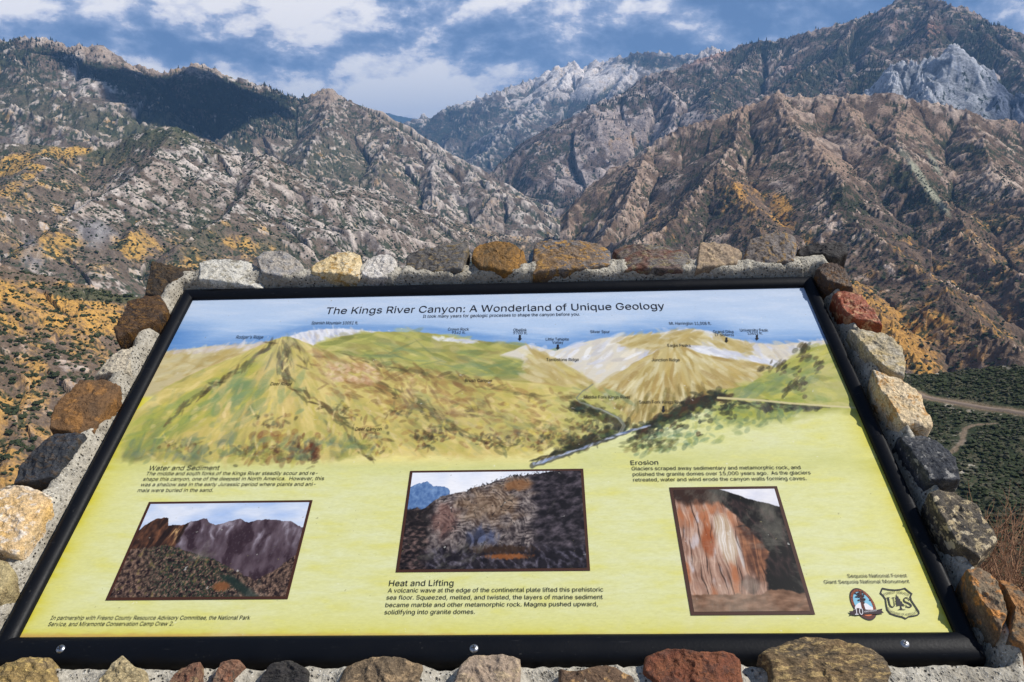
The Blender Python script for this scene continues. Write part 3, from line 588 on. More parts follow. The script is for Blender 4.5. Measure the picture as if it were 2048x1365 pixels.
def masonry_mat():
    m, N = material('masonry')
    tc = N.add('ShaderNodeTexCoord').outputs['Object']
    wv = N.vmath('ADD', tc, N.vmath('SCALE', N.add('ShaderNodeTexNoise', ins={'Vector': tc, 'Scale': 9.0}).outputs[1]))
    wv.node.inputs[1].default_value = (0, 0, 0)
    vo = N.add('ShaderNodeTexVoronoi', feature='F1', ins={'Vector': tc, 'Scale': 6.5})
    ed = N.add('ShaderNodeTexVoronoi', feature='DISTANCE_TO_EDGE', ins={'Vector': tc, 'Scale': 6.5}).outputs[0]
    sep = N.add('ShaderNodeSeparateColor', ins={0: vo.outputs['Color']})
    col = N.ramp(sep.outputs[0], [(0.0, (0.03, 0.028, 0.03)), (0.3, (0.12, 0.07, 0.04)), (0.55, (0.25, 0.17, 0.09)), (0.8, (0.36, 0.30, 0.20)), (1, (0.10, 0.10, 0.11))])
    n = N.noise(tc, 70, 5, 0.65)
    col = N.mix(0.7, col, N.ramp(n, [(0.25, 0.4), (0.75, 1.5)]), 'MULTIPLY')
    e = N.ramp(ed, [(0.05, 1), (0.10, 0)])
    col = N.mix(e, col, (0.42, 0.40, 0.35))
    h = N.math('ADD', N.math('MULTIPLY', n, 0.4), N.math('MULTIPLY', N.ramp(ed, [(0.0, 0), (0.22, 1)]), 1.2))
    principled(N, col, 0.9, 0.2, h, 1.0, 0.03)
    return m

def build_wall():
    c = PL(0.5, 0.3); root = empty('stone_wall', (c[0], c[1], 0.0))
    tag(root, 'low rubble stone wall with a sloping top set in grey mortar around the panel', 'wall')
    rl = np.array([c[0], c[1], 0.0])
    # mortar bed: a rough sloping sheet with an opening for the panel
    step = 0.003
    us = np.arange(-0.078, 1.0735, step); vs = np.arange(-0.13, 0.690, step)
    U, V = np.meshgrid(us, vs)
    il, ir, it, ib = -RAIL_W['l'], 1+RAIL_W['r']+GAP['r'], VLEN_M+RAIL_W['t']+GAP['t'], -RAIL_W['b']
    jag = 0.0035*gn(U*38, V*38, 3) + 0.0022*gn(U*120, V*120, 4)
    mwid = np.full_like(U, 0.0)
    # distance outside the opening (negative inside)
    dx = np.maximum(il-0.001-U, U-ir-0.001); dy = np.maximum(ib-0.001-V, V-it-0.001)
    dout = np.where((dx > 0) & (dy > 0), np.hypot(np.maximum(dx, 0), np.maximum(dy, 0)), np.maximum(dx, dy)) + jag
    right = sst(U, 1.0, 1.02); bott = sst(-V, 0.0, 0.02); 
    base = 0.0165 + 0.004*right + 0.003*bott + 0.005*gn(U*9, V*9, 8) + 0.005*gn(U*26, V*26, 5) + 0.0028*fbm(U*80, V*80, 3, 6)
    base = base - 0.006*sst(gn(U*55, V*55, 12), 0.25, 0.55)
    lipw = 0.012 + 0.006*right
    h = np.where(dout < 0, -0.035, base - (base+0.02)*np.sqrt(np.clip(1-np.clip(dout/lipw, 0, 1), 0, 1))**3)
    dst = np.full(U.shape, 1.0)
    for pts in OUTLINES:
        r_ = np.hypot(*(pts-pts.mean(0)).T).max()+0.02
        c_ = pts.mean(0); sel = np.hypot(U-c_[0], V-c_[1]) < r_
        uu, vv = U[sel], V[sel]; dd = np.full(uu.shape, 1.0)
        for q in pts: dd = np.minimum(dd, np.hypot(uu-q[0], vv-q[1]))
        dst[sel] = np.minimum(dst[sel], dd)
    h = h + 0.0045*np.exp(-(dst/0.008)**2)*(dout > 0.004)
    # outer edge falls away
    dedge = np.minimum.reduce([U-us[0], us[-1]-U, V-vs[0], vs[-1]-V]) + 0.012*gn(U*14, V*14, 21)
    h = h - 0.10*np.clip(1-dedge/0.035, 0, 1)**2
    keep = dout > -0.006
    kf = keep[:-1, :-1] | keep[1:, :-1] | keep[:-1, 1:] | keep[1:, 1:]
    W = PL(U.ravel(), V.ravel(), h.ravel()) - rl
    F = grid_faces(*U.shape, keep=kf)
    used = np.unique(F); remap = np.full(len(W), -1); remap[used] = np.arange(len(used))
    mesh('mortar_bed', W[used], remap[F], MORTAR, root)
    # the wall below, down to the ground
    lo, hi = PL(np.array([-0.062, 1.058]), np.array([-0.115, -0.115]), -0.06), PL(np.array([-0.062, 1.058]), np.array([0.674, 0.674]), -0.06)
    top = [lo[0], lo[1], hi[1], hi[0]]
    bot = [np.array([p[0], p[1], -0.6]) for p in top]
    # hollow behind the panel: sink the top below the backing
    V8 = [p - rl for p in top + bot]
    pymesh('wall_body', V8, [(0, 1, 2, 3), (7, 6, 5, 4), (0, 4, 5, 1), (1, 5, 6, 2), (2, 6, 7, 3), (3, 7, 4, 0)], masonry_mat(), root)
    return root, rl
VLEN_M = VLEN

def stone_mesh(poly_px, seed, top=0.042, depth=0.075, edge=0.008, facet=1.0):
    """a rough block whose top outline is the traced polygon; returns verts (panel frame, about the centroid), faces, centroid"""
    rg = np.random.default_rng(seed)
    px = np.array(poly_px, float)
    rim = top-0.003
    u, v = uv(px[:, 0], px[:, 1], rim)
    P = np.stack([u, v], 1)
    # sides that face the viewer meet the mortar on the traced outline, so their rim stands a little further back
    cam_l = np.array([(CAM-P0) @ EU, (CAM-P0) @ EV]); camh = (CAM-P0) @ EN
    cv = cam_l-P.mean(0); cot = np.hypot(*cv)/camh; cv = cv/np.hypot(*cv)
    ctr = P.mean(0); nr = P-ctr; nr = nr/np.maximum(np.hypot(*nr.T), 1e-6)[:, None]
    P = P-cv*(np.clip(nr @ cv, 0, 1)*(rim-0.018)*cot)[:, None]
    if min(q[0] for q in poly_px) > 1600 and min(q[1] for q in poly_px) > 515:      # right side: leave room for the bead of mortar
        P[:, 0] = P[:, 0].max()-(P[:, 0].max()-P[:, 0])*0.87
        P[:, 1] = P[:, 1].mean()+(P[:, 1]-P[:, 1].mean())*1.06
    if min(q[1] for q in poly_px) < 560: P[:, 0] = P[:, 0].mean()+(P[:, 0]-P[:, 0].mean())*1.05
    if max(q[0] for q in poly_px) < 390 and min(q[1] for q in poly_px) > 560: P[:, 1] = P[:, 1].mean()+(P[:, 1]-P[:, 1].mean())*1.06
    if max(q[0] for q in poly_px) < 390: P[:, 0] = P[:, 0].min()+(P[:, 0]-P[:, 0].min())*0.93
    a = 0.5*np.sum(P[:, 0]*np.roll(P[:, 1], -1) - np.roll(P[:, 0], -1)*P[:, 1])
    if a < 0: P = P[::-1]
    # resample the outline
    seg = np.roll(P, -1, 0) - P; L = np.hypot(*seg.T); per = L.sum()
    n = int(np.clip(per/0.0030, 80, 200)); t = np.linspace(0, per, n, endpoint=False); cs = np.concatenate([[0], np.cumsum(L)])
    idx = np.searchsorted(cs, t, side='right')-1; idx = np.clip(idx, 0, len(P)-1)
    O = P[idx] + seg[idx]*((t-cs[idx])/L[idx])[:, None]
    C = O.mean(0)
    rel = O - C
    jit = 1 + 0.030*gn(O[:, 0]*60, O[:, 1]*60, seed) + 0.02*gn(O[:, 0]*190, O[:, 1]*190, seed+1)
    rel = rel*jit[:, None]
    rad = np.sqrt(abs(a)/math.pi)
    tilt = rg.normal(0, 0.07, 2)
    fac = [(rg.uniform(0, 2*math.pi), rg.uniform(0.10, 0.80), rg.uniform(0.03, 0.17)) for _ in range(5)]
    lay, rg_l = rg.uniform(0, 3.1), rg.uniform(45, 110)
    def topz(x, y):
        z = np.full_like(x, top) + tilt[0]*x + tilt[1]*y
        for (an, off, sl) in fac:                      # chipped facets
            d = (x*math.cos(an)+y*math.sin(an)) - off*rad
            z = z - facet*sl*np.maximum(d, 0)
        q = (x*math.cos(lay)+y*math.sin(lay))*rg_l+0.25*gn((x+C[0])*50, (y+C[1])*50, seed+9)
        z = z + 0.0016*(np.abs((q % 1.0)-0.35)-0.3) + 0.0010*ridged((x+C[0])*170, (y+C[1])*170, 2, seed+11)
        z = z + 0.0022*gn((x+C[0])*40, (y+C[1])*40, seed+2) + 0.0018*ridged((x+C[0])*60, (y+C[1])*60, 3, seed+3) + 0.0008*gn((x+C[0])*320, (y+C[1])*320, seed+4)
        return z
    rings = []
    nin = 24
    for k in range(nin):                               # centre outwards
        s = (k+0.35)/(nin-1+0.35)
        s = min(s, 1.0)
        q = rel*(s*(1-edge*0.35/rad)); z = topz(q[:, 0], q[:, 1]); 
        if k == nin-1: z = z - edge*0.35
        rings.append(np.column_stack([q, z]))
    rl_ = rings[-1]
    for (gro, dz) in ((1.0, edge*0.9), (1.004, edge*2.2), (1.008, 0.018), (1.0, 0.028), (0.97, 0.04), (0.88, depth)):
        q = rel*gro*(1 + 0.03*gn(O[:, 0]*60+dz*200, O[:, 1]*60-dz*150, seed+7))[:, None]
        z = rl_[:, 2] - dz
        rings.append(np.column_stack([q, z]))
    Vv = np.concatenate([[[0, 0, topz(np.zeros(1), np.zeros(1))[0]]]] + rings + [[[0, 0, top-depth]]])
    F = []
    m = len(rings)
    for j in range(n): F.append((0, 1+j, 1+(j+1) % n))
    for k in range(m-1):
        b0, b1 = 1+k*n, 1+(k+1)*n
        for j in range(n):
            j2 = (j+1) % n
            F.append((b0+j, b1+j, b1+j2, b0+j2))
    last = len(Vv)-1; b0 = 1+(m-1)*n
    for j in range(n): F.append((last, b0+(j+1) % n, b0+j))
    return Vv, F, C, rel+C

DK, BLK, GRY = (0.035, 0.03, 0.028), (0.018, 0.018, 0.020), (0.22, 0.21, 0.20)
STONES = [
 # outline in the photo, label, material (c1, c2, c3, kwargs), top height
 ([(404,533),(430,523),(490,521),(512,527),(520,550),(521,566),(440,569),(403,566)], 'pale whitish stone block at the left of the top course', ((0.50,0.47,0.40),(0.62,0.60,0.54),(0.36,0.33,0.26)), {}, .036),
 ([(515,518),(530,505),(555,500),(580,512),(600,525),(608,540),(598,552),(560,556),(527,554)], 'speckled granite stone with orange and grey grains', ((0.44,0.38,0.30),(0.30,0.30,0.31),(0.55,0.50,0.44)), dict(scale=60), .040),
 ([(625,532),(650,518),(672,505),(700,503),(718,510),(722,530),(716,555),(690,558),(640,553),(624,550)], 'bright cream yellow stone in the top course', ((0.60,0.45,0.22),(0.70,0.60,0.42),(0.48,0.30,0.10)), {}, .044),
 ([(725,530),(737,518),(760,512),(780,513),(792,525),(788,545),(774,554),(740,557),(724,552)], 'small pinkish white stone beside the cream one', ((0.58,0.54,0.48),(0.46,0.42,0.38),(0.66,0.62,0.57)), {}, .034),
 ([(815,505),(840,500),(900,492),(933,490),(935,502),(922,543),(870,546),(813,544)], 'flat dark grey slate stone with a thin crack', ((0.085,0.078,0.075),(0.16,0.15,0.14),(0.20,0.15,0.08)), dict(streak=(1,2.2,1), ang=.2), .044),
 ([(948,500),(960,490),(990,484),(1020,488),(1045,500),(1050,520),(1040,543),(1010,547),(960,542),(946,520)], 'rounded rusty gold and brown stone', ((0.10,0.065,0.03),(0.32,0.16,0.035),(0.20,0.11,0.04)), dict(streak=(2.2,1,1)), .044),
 ([(1072,493),(1090,486),(1150,486),(1200,490),(1218,503),(1221,528),(1180,540),(1130,545),(1069,548)], 'long brown and slate grey stone with golden streaks', ((0.22,0.13,0.055),(0.17,0.155,0.15),(0.40,0.22,0.06)), dict(streak=(1,1.8,1), ang=-.4), .046),
 ([(1230,486),(1250,480),(1300,492),(1370,505),(1381,520),(1362,538),(1310,542),(1252,540),(1245,515)], 'wedge shaped stone with a dark red face under a grey top', ((0.16,0.06,0.035),(0.19,0.18,0.165),(0.24,0.19,0.11)), dict(streak=(1,2.6,1)), .044),
 ([(1400,492),(1430,489),(1460,490),(1482,505),(1472,528),(1440,536),(1394,541)], 'smooth tan stone with a chipped reddish corner', ((0.32,0.23,0.15),(0.24,0.19,0.14),(0.38,0.28,0.17)), dict(bstr=.4), .044),
 ([(1500,480),(1540,474),(1588,476),(1591,500),(1586,526),(1540,531),(1502,531),(1491,510)], 'squarish grey brown stone near the top right corner', ((0.15,0.12,0.10),(0.22,0.20,0.19),(0.28,0.18,0.08)), dict(streak=(1.6,1,1)), .046),
 ([(1598,494),(1620,489),(1660,488),(1692,490),(1693,512),(1670,522),(1640,511),(1600,509)], 'thin black slate slab at the top right corner', ((0.030,0.028,0.03),(0.07,0.065,0.06),(0.045,0.04,0.04)), dict(streak=(1,4,1)), .040),
 ([(1625,540),(1650,520),(1675,527),(1690,545),(1705,578),(1660,577),(1643,572)], 'dark brown stone with a glossy bluish glint', ((0.06,0.035,0.02),(0.10,0.07,0.055),(0.15,0.07,0.02)), dict(rough=.38, streak=(2,1,1)), .050),
 ([(1657,590),(1680,586),(1720,592),(1747,620),(1765,652),(1730,648),(1690,643),(1671,620)], 'brick red stone with a tan rim on the right side', ((0.26,0.055,0.018),(0.19,0.05,0.022),(0.42,0.22,0.11)), dict(rough=.5, bstr=.5), .046),
 ([(1690,652),(1720,655),(1770,670),(1806,700),(1805,735),(1800,760),(1770,755),(1737,733),(1714,698)], 'large pale stone with ochre and grey patches', ((0.50,0.38,0.18),(0.30,0.29,0.26),(0.46,0.40,0.29)), dict(scale=14), .050),
 ([(1735,745),(1765,757),(1800,764),(1845,792),(1846,812),(1868,843),(1850,856),(1787,856),(1762,820),(1742,780)], 'big cream and apricot stone halfway down the right side', ((0.62,0.46,0.25),(0.72,0.60,0.42),(0.50,0.29,0.11)), dict(scale=20), .056),
 ([(1790,867),(1810,864),(1850,864),(1880,882),(1905,920),(1912,970),(1890,974),(1842,971),(1812,920)], 'blue black stone flecked with white', ((0.030,0.034,0.042),(0.06,0.065,0.075),(0.10,0.10,0.10)), dict(spots=((0.30,0.29,0.27),95,.62)), .050),
 ([(1843,993),(1870,985),(1900,990),(1950,1015),(1985,1060),(1997,1078),(1960,1105),(1945,1123),(1895,1098),(1865,1050)], 'black stone mottled with cream and ochre', ((0.045,0.042,0.04),(0.16,0.13,0.09),(0.48,0.38,0.22)), dict(scale=26, spots=((0.60,0.50,0.33),70,.60)), .050),
 ([(1928,1142),(1955,1139),(1982,1146),(1993,1162),(2003,1200),(2007,1235),(1993,1260),(1988,1276),(1955,1228),(1932,1185)], 'brown stone with orange patches left of a black crack', ((0.17,0.10,0.055),(0.24,0.20,0.13),(0.50,0.22,0.06)), dict(scale=16), .056),
 ([(2000,1150),(2030,1160),(2062,1200),(2066,1290),(2030,1302),(1996,1288),(2001,1262),(2014,1230),(2008,1190)], 'orange and brown stone at the right edge below the dry bush', ((0.18,0.12,0.06),(0.46,0.19,0.05),(0.12,0.09,0.06)), dict(scale=16), .056),
 ([(308,532),(330,532),(384,534),(380,545),(355,565),(330,588),(290,587),(300,560)], 'black brown squared stone at the top left corner', ((0.028,0.024,0.022),(0.06,0.04,0.022),(0.10,0.06,0.025)), dict(streak=(1,2,1)), .040),
 ([(253,606),(290,595),(325,593),(335,605),(338,620),(320,648),(290,663),(240,683),(231,660),(250,635)], 'layered dark stone with rusty bands on the left side', ((0.03,0.022,0.018),(0.10,0.05,0.018),(0.17,0.085,0.02)), dict(streak=(1,3,1), ang=.45, rough=.5), .050),
 ([(190,752),(215,725),(240,705),(273,694),(268,715),(264,743),(245,749)], 'small pale tan wedge stone on the left side', ((0.46,0.40,0.30),(0.55,0.48,0.36),(0.36,0.31,0.24)), dict(streak=(1,3,1), ang=.6), .040),
 ([(160,765),(215,757),(242,763),(237,795),(214,828),(195,862),(150,868),(105,861),(105,840),(120,810)], 'large rust brown stone on the left side', ((0.17,0.085,0.03),(0.10,0.06,0.032),(0.25,0.12,0.035)), dict(scale=14), .050),
 ([(90,887),(120,874),(177,874),(165,895),(120,958),(95,961),(22,964),(40,930)], 'black stone with a bluish sheen on the left side', ((0.022,0.024,0.028),(0.05,0.055,0.065),(0.07,0.05,0.035)), dict(rough=.5, streak=(1,2,1), ang=.5), .050),
 ([(-10,990),(20,977),(60,974),(111,991),(107,1020),(84,1073),(55,1118),(0,1108),(-40,1100),(-50,1040)], 'large apricot and cream stone at the left edge', ((0.60,0.38,0.14),(0.66,0.50,0.32),(0.70,0.60,0.48)), dict(scale=18), .054),
 ([(-30,1122),(15,1122),(34,1142),(31,1175),(0,1213),(-60,1230),(-70,1150)], 'dull yellow stone low at the left edge', ((0.38,0.30,0.15),(0.46,0.38,0.20),(0.26,0.20,0.10)), {}, .050),
 ([(-20,1332),(60,1319),(112,1318),(119,1340),(138,1380),(100,1420),(-30,1420)], 'broad ochre stone at the bottom left corner', ((0.34,0.23,0.08),(0.24,0.17,0.08),(0.48,0.34,0.12)), dict(streak=(1,2,1), ang=.5), .060),
 ([(190,1375),(210,1345),(247,1314),(275,1337),(300,1347),(310,1390),(250,1420),(180,1410)], 'pointed sandy stone below the frame', ((0.42,0.33,0.17),(0.30,0.24,0.14),(0.52,0.42,0.24)), dict(streak=(1,2,1), ang=.6), .060),
 ([(330,1375),(360,1337),(402,1325),(405,1370),(395,1410),(330,1410)], 'small maroon stone with a tan edge below the frame', ((0.20,0.13,0.08),(0.15,0.05,0.03),(0.26,0.17,0.09)), {}, .058),
 ([(424,1370),(442,1327),(480,1322),(489,1330),(470,1365),(460,1400),(415,1400)], 'small reddish brown stone between two mortar joints', ((0.18,0.13,0.09),(0.26,0.10,0.05),(0.13,0.10,0.07)), {}, .058),
 ([(520,1365),(540,1327),(580,1320),(618,1342),(620,1390),(560,1410),(510,1400)], 'black layered slate stone below the frame', ((0.022,0.021,0.022),(0.05,0.045,0.04),(0.035,0.03,0.03)), dict(streak=(1,4,1), ang=.3), .060),
 ([(668,1375),(690,1332),(740,1318),(800,1318),(845,1330),(835,1370),(820,1410),(680,1410)], 'dark brown stone with a cream crest below the frame', ((0.20,0.14,0.08),(0.12,0.09,0.06),(0.36,0.25,0.14)), {}, .060),
 ([(905,1375),(920,1332),(945,1312),(1000,1308),(1040,1317),(1042,1340),(1038,1400),(910,1405)], 'smooth pinkish tan stone under the middle screw', ((0.34,0.25,0.17),(0.28,0.22,0.17),(0.42,0.32,0.20)), dict(bstr=.5), .060),
 ([(1117,1347),(1160,1347),(1200,1332),(1230,1332),(1266,1347),(1283,1400),(1120,1405)], 'dark brown stone speckled with ochre below the frame', ((0.10,0.06,0.035),(0.16,0.10,0.06),(0.40,0.24,0.10)), dict(spots=((0.5,0.42,0.3),60,.64)), .058),
 ([(1290,1312),(1335,1297),(1400,1308),(1470,1307),(1482,1320),(1490,1380),(1440,1410),(1330,1400),(1285,1345)], 'large dark red stone below the frame', ((0.17,0.05,0.022),(0.22,0.08,0.03),(0.12,0.045,0.025)), dict(rough=.6, spots=((0.50,0.32,0.12),26,.70)), .064),
 ([(1512,1322),(1570,1292),(1610,1279),(1680,1282),(1750,1297),(1780,1312),(1790,1332),(1770,1390),(1650,1420),(1540,1410),(1532,1345)], 'large brown schist stone with slanting layers at the lower right', ((0.20,0.13,0.06),(0.12,0.09,0.055),(0.40,0.28,0.12)), dict(streak=(1,3,1), ang=-.7), .066),
]
BUILT = [stone_mesh(poly, 40+i, top=top*0.57 if poly[0][0] < 1640 else top*0.58, depth=0.06, edge=0.0028) for i, (poly, lab, cols, kw, top) in enumerate(STONES)]
OUTLINES = [b[3] for b in BUILT]
wall_root, wall_loc = build_wall()
for i, (poly, lab, cols, kw, top) in enumerate(STONES):
    Vv, F, C, _ = BUILT[i]
    c = PL(np.array([C[0]]), np.array([C[1]]))[0] - wall_loc
    kw = dict(kw); kw.setdefault('scale', 20.0)
    o = pymesh('stone', Vv, F, stone_mat('stone_%02d' % i, *cols, **kw), wall_root, smooth=True, loc=c, rot=PROT)
    o['label'] = lab
# ---------------------------------------------------------------- the information panel
PANEL = empty('information_panel', P0, PROT)
tag(PANEL, 'wide tilted yellow information board about the canyon in a black frame', 'sign')

def black_mat(name, rough, tint):
    m, N = material(name)
    tc = N.add('ShaderNodeTexCoord').outputs['Object']
    n = N.noise(tc, 30, 5, 0.65); n2 = N.noise(tc, 300, 3, 0.6)
    dust = N.ramp(n2, [(0.66, 0), (0.74, 1)])
    col = N.mix(N.math('MULTIPLY', dust, N.ramp(n, [(0.45, 0), (0.7, 0.3)])), tint, (0.20, 0.19, 0.17))
    rg = N.math('ADD', N.math('MULTIPLY', n, 0.25), rough-0.12)
    scr = N.noise(N.add('ShaderNodeMapping', ins={0: tc, 'Scale': (3, 60, 1)}).outputs[0], 6, 4, 0.7)
    col = N.mix(N.ramp(scr, [(0.66, 0), (0.72, 0.35)]), col, (0.10, 0.10, 0.10))
    principled(N, col, rg, 0.15, n2, 0.10, 0.002)
    return m
FRAME_M = black_mat('black_frame_paint', 0.47, (0.003, 0.0038, 0.006))

def rail(name, side, label=None):
    w = RAIL_W[side]
    m0 = 0.012
    prof = [(0.0, -0.004), (0.0, 0.0030), (0.001, 0.0050), (0.0035, 0.0072), (0.0075, 0.0090), (m0, 0.0097)]
    k = w-m0
    prof += [(m0+k*0.3, 0.0096), (m0+k*0.6, 0.0086), (m0+k*0.82, 0.0060), (m0+k*0.95, 0.0015), (m0+k, -0.006), (m0+k, -0.03)]
    n = 80
    V = []
    for i in range(n+1):
        t = i/n
        for (o, h) in prof:
            if side in 'bt':
                e0 = -min(o, RAIL_W['l']-0.0005)*1.0; e1 = 1+min(o, RAIL_W['r']-0.0005)
                x = e0 + (e1-e0)*t; y = -o if side == 'b' else VLEN_M+o
            else:
                e0 = -min(o*RAIL_W['b']/w, RAIL_W['b']-0.0005); e1 = VLEN_M+min(o*RAIL_W['t']/w, RAIL_W['t']-0.0005)
                y = e0 + (e1-e0)*t; x = -o if side == 'l' else 1+o
            dh = 0.0005*float(gn(x*9+3, y*9, 31)) if h > 0 else 0
            V.append((x, y, h+dh))
    m = len(prof); F = []
    for i in range(n):
        for j in range(m-1):
            a, b, c, d = i*m+j, (i+1)*m+j, (i+1)*m+j+1, i*m+j+1
            F.append((a, b, c, d) if side in 'tl' else (d, c, b, a))
    if side == 'l': F = [f[::-1] for f in F]
    if side == 't': F = [f[::-1] for f in F]
    if side == 'r': F = [f[::-1] for f in F]
    if side == 'b': F = [f[::-1] for f in F]
    o = pymesh(name, V, F, FRAME_M, PANEL, smooth=True)
    if label: o['label'] = label
    return o
for sd_, lb in (('b', 'bottom frame rail fixed with three screws'), ('t', 'top frame rail'), ('l', 'scuffed left frame rail'), ('r', 'right frame rail in shade')):
    r_ = rail('frame_rail', sd_, lb)
    if sd_ == 'b': BOTTOM_RAIL = r_
    if sd_ == 'r': r_.data.flip_normals()
    if sd_ == 't': r_.data.flip_normals()

def screws():
    m, N = material('zinc')
    principled(N, (0.42, 0.43, 0.45), 0.38, 0.5, metal=1.0)
    m2, N2 = material('screw_recess'); principled(N2, (0.02, 0.02, 0.02), 0.8)
    for px, py in ((121, 1298), (948, 1297), (1810, 1288)):
        u, v = uv(np.array([px]), np.array([py]), 0.0095); u, v = float(u[0]), float(v[0])
        V = [(0, 0, 0.0026)]; F = []
        rr = [(0.0018, 0.0026), (0.0034, 0.0021), (0.0044, 0.0012), (0.0050, 0.0002), (0.0050, -0.004)]
        n = 24
        for r, h in rr:
            for k in range(n): V.append((r*math.cos(2*math.pi*k/n), r*math.sin(2*math.pi*k/n), h))
        for k in range(n): F.append((0, 1+k, 1+(k+1) % n))
        for q in range(len(rr)-1):
            for k in range(n): F.append((1+q*n+k, 1+(q+1)*n+k, 1+(q+1)*n+(k+1) % n, 1+q*n+(k+1) % n))
        s = pymesh('screw', V, F, m, BOTTOM_RAIL, smooth=True, loc=(u, v, 0.0088))
        # cross recess lies a hair above the head, inside the same part
        s.data.materials.append(m2)
        bx = []
        fx = []
        a0 = random.uniform(0, 1.5)
        for q in range(2):
            c_, s_ = math.cos(a0+q*math.pi/2), math.sin(a0+q*math.pi/2)
            z = 0.00275 + q*0.00003
            pts = [(-0.0026, -0.00055), (0.0026, -0.00055), (0.0026, 0.00055), (-0.0026, 0.00055)]
            b = len(bx)
            bx += [(x*c_-y*s_, x*s_+y*c_, z) for x, y in pts]; fx.append((b, b+1, b+2, b+3))
        import bmesh
        bm = bmesh.new(); bm.from_mesh(s.data)
        for f in fx:
            nf = bm.faces.new([bm.verts.new(bx[i]) for i in f]); nf.material_index = 1
        bm.to_mesh(s.data); bm.free()
screws()
# ---- the printed board: a picture painted stroke by stroke, kept as a colour on every point of the board
# canvas coordinates = where each bit of print sits on the board, measured along the photo's pixel grid
CX0, CY0, CW, CH = 0, 560, 1930, 730
prg = np.random.default_rng(5)
yy, xx = np.mgrid[0:CH, 0:CW].astype(float); XX, YY = xx+CX0, yy+CY0
CAN = np.zeros((CH, CW, 3))
def curve(pts):
    p = np.array(pts, float); return np.interp(XX[0], p[:, 0], p[:, 1])[None, :]
def blend(mask, col):
    global CAN
    CAN = CAN*(1-mask[..., None]) + np.asarray(col)*mask[..., None]
def soft(d, w=1.2): return np.clip(0.5 + d/(2*w), 0, 1)
def strokes(n, pts_fn, pal, length, width, ang, alpha=0.7, jit=0.25, edge=0.35):
    """n brush strokes; pts_fn(k) gives centres; ang a number or a function of position"""
    pal = np.array(pal)
    for k in range(n):
        p = pts_fn(k)
        if p is None: continue
        x, y = p; a = ang(x, y) if callable(ang) else ang
        a += prg.normal(0, jit); L = length*prg.uniform(0.5, 1.4); Wd = width*prg.uniform(0.5, 1.4)
        r = int(max(L, Wd)+3)
        x0, x1 = int(x-CX0-r), int(x-CX0+r+1); y0, y1 = int(y-CY0-r), int(y-CY0+r+1)
        if x0 < 0 or y0 < 0 or x1 >= CW or y1 >= CH: continue
        dx = XX[y0:y1, x0:x1]-x; dy = YY[y0:y1, x0:x1]-y
        ca, sa = math.cos(a), math.sin(a)
        s = (dx*ca+dy*sa)/L; t = (-dx*sa+dy*ca)/Wd + 0.25*s*s*prg.choice([-1, 1])
        rr = np.sqrt(s**2+t**2)
        m = sst(rr, 1.0, 1-edge)*alpha*prg.uniform(0.6, 1.0)
        m = m*(0.75+0.5*gn(dx*0.25+x, dy*0.9+y, 2))
        c = pal[prg.integers(len(pal))]*(1+prg.normal(0, 0.04))
        m = np.clip(m, 0, 1)[..., None]
        CAN[y0:y1, x0:x1] = CAN[y0:y1, x0:x1]*(1-m) + c*m
def within(x0, x1, top, bot):
    """random centres between two curves (lists of points)"""
    tp, bt = np.array(top, float), np.array(bot, float)
    def f(k):
        x = prg.uniform(x0, x1); a = np.interp(x, tp[:, 0], tp[:, 1]); b = np.interp(x, bt[:, 0], bt[:, 1])
        return None if b <= a else (x, prg.uniform(a, b))
    return f
def along(pts, spread):
    p = np.array(pts, float); L = np.concatenate([[0], np.cumsum(np.hypot(*np.diff(p, axis=0).T))])
    def f(k):
        s = prg.uniform(0, L[-1]); return (np.interp(s, L, p[:, 0])+prg.normal(0, spread), np.interp(s, L, p[:, 1])+prg.normal(0, spread*0.7))
    return f
def line_ang(pts):
    p = np.array(pts, float)
    def f(x, y):
        i = np.argmin(np.hypot(p[:-1, 0]*0.5+p[1:, 0]*0.5-x, p[:-1, 1]*0.5+p[1:, 1]*0.5-y))
        return math.atan2(p[i+1, 1]-p[i, 1], p[i+1, 0]-p[i, 0])
    return f
def pline(pts, w0, w1, col, alpha=1.0, wob=0.0):
    """tapering painted line"""
    p = np.array(pts, float)
    x0, x1 = int(p[:, 0].min()-12-CX0), int(p[:, 0].max()+12-CX0); y0, y1 = int(p[:, 1].min()-12-CY0), int(p[:, 1].max()+12-CY0)
    x0, y0, x1, y1 = max(x0, 0), max(y0, 0), min(x1, CW), min(y1, CH)
    X, Y = XX[y0:y1, x0:x1], YY[y0:y1, x0:x1]
    if wob: X = X+wob*gn(X*0.08, Y*0.08, 3); Y = Y+wob*gn(X*0.08, Y*0.08, 4)
    best = np.zeros_like(X); n = len(p)-1
    for i in range(n):
        a, b = p[i], p[i+1]; d = b-a; t = np.clip(((X-a[0])*d[0]+(Y-a[1])*d[1])/(d@d), 0, 1)
        w = w0+(w1-w0)*(i+t)/n
        best = np.maximum(best, soft(w/2-np.hypot(X-a[0]-t*d[0], Y-a[1]-t*d[1]), 0.8))
    m = (best*alpha)[..., None]
    CAN[y0:y1, x0:x1] = CAN[y0:y1, x0:x1]*(1-m)+np.asarray(col)*m

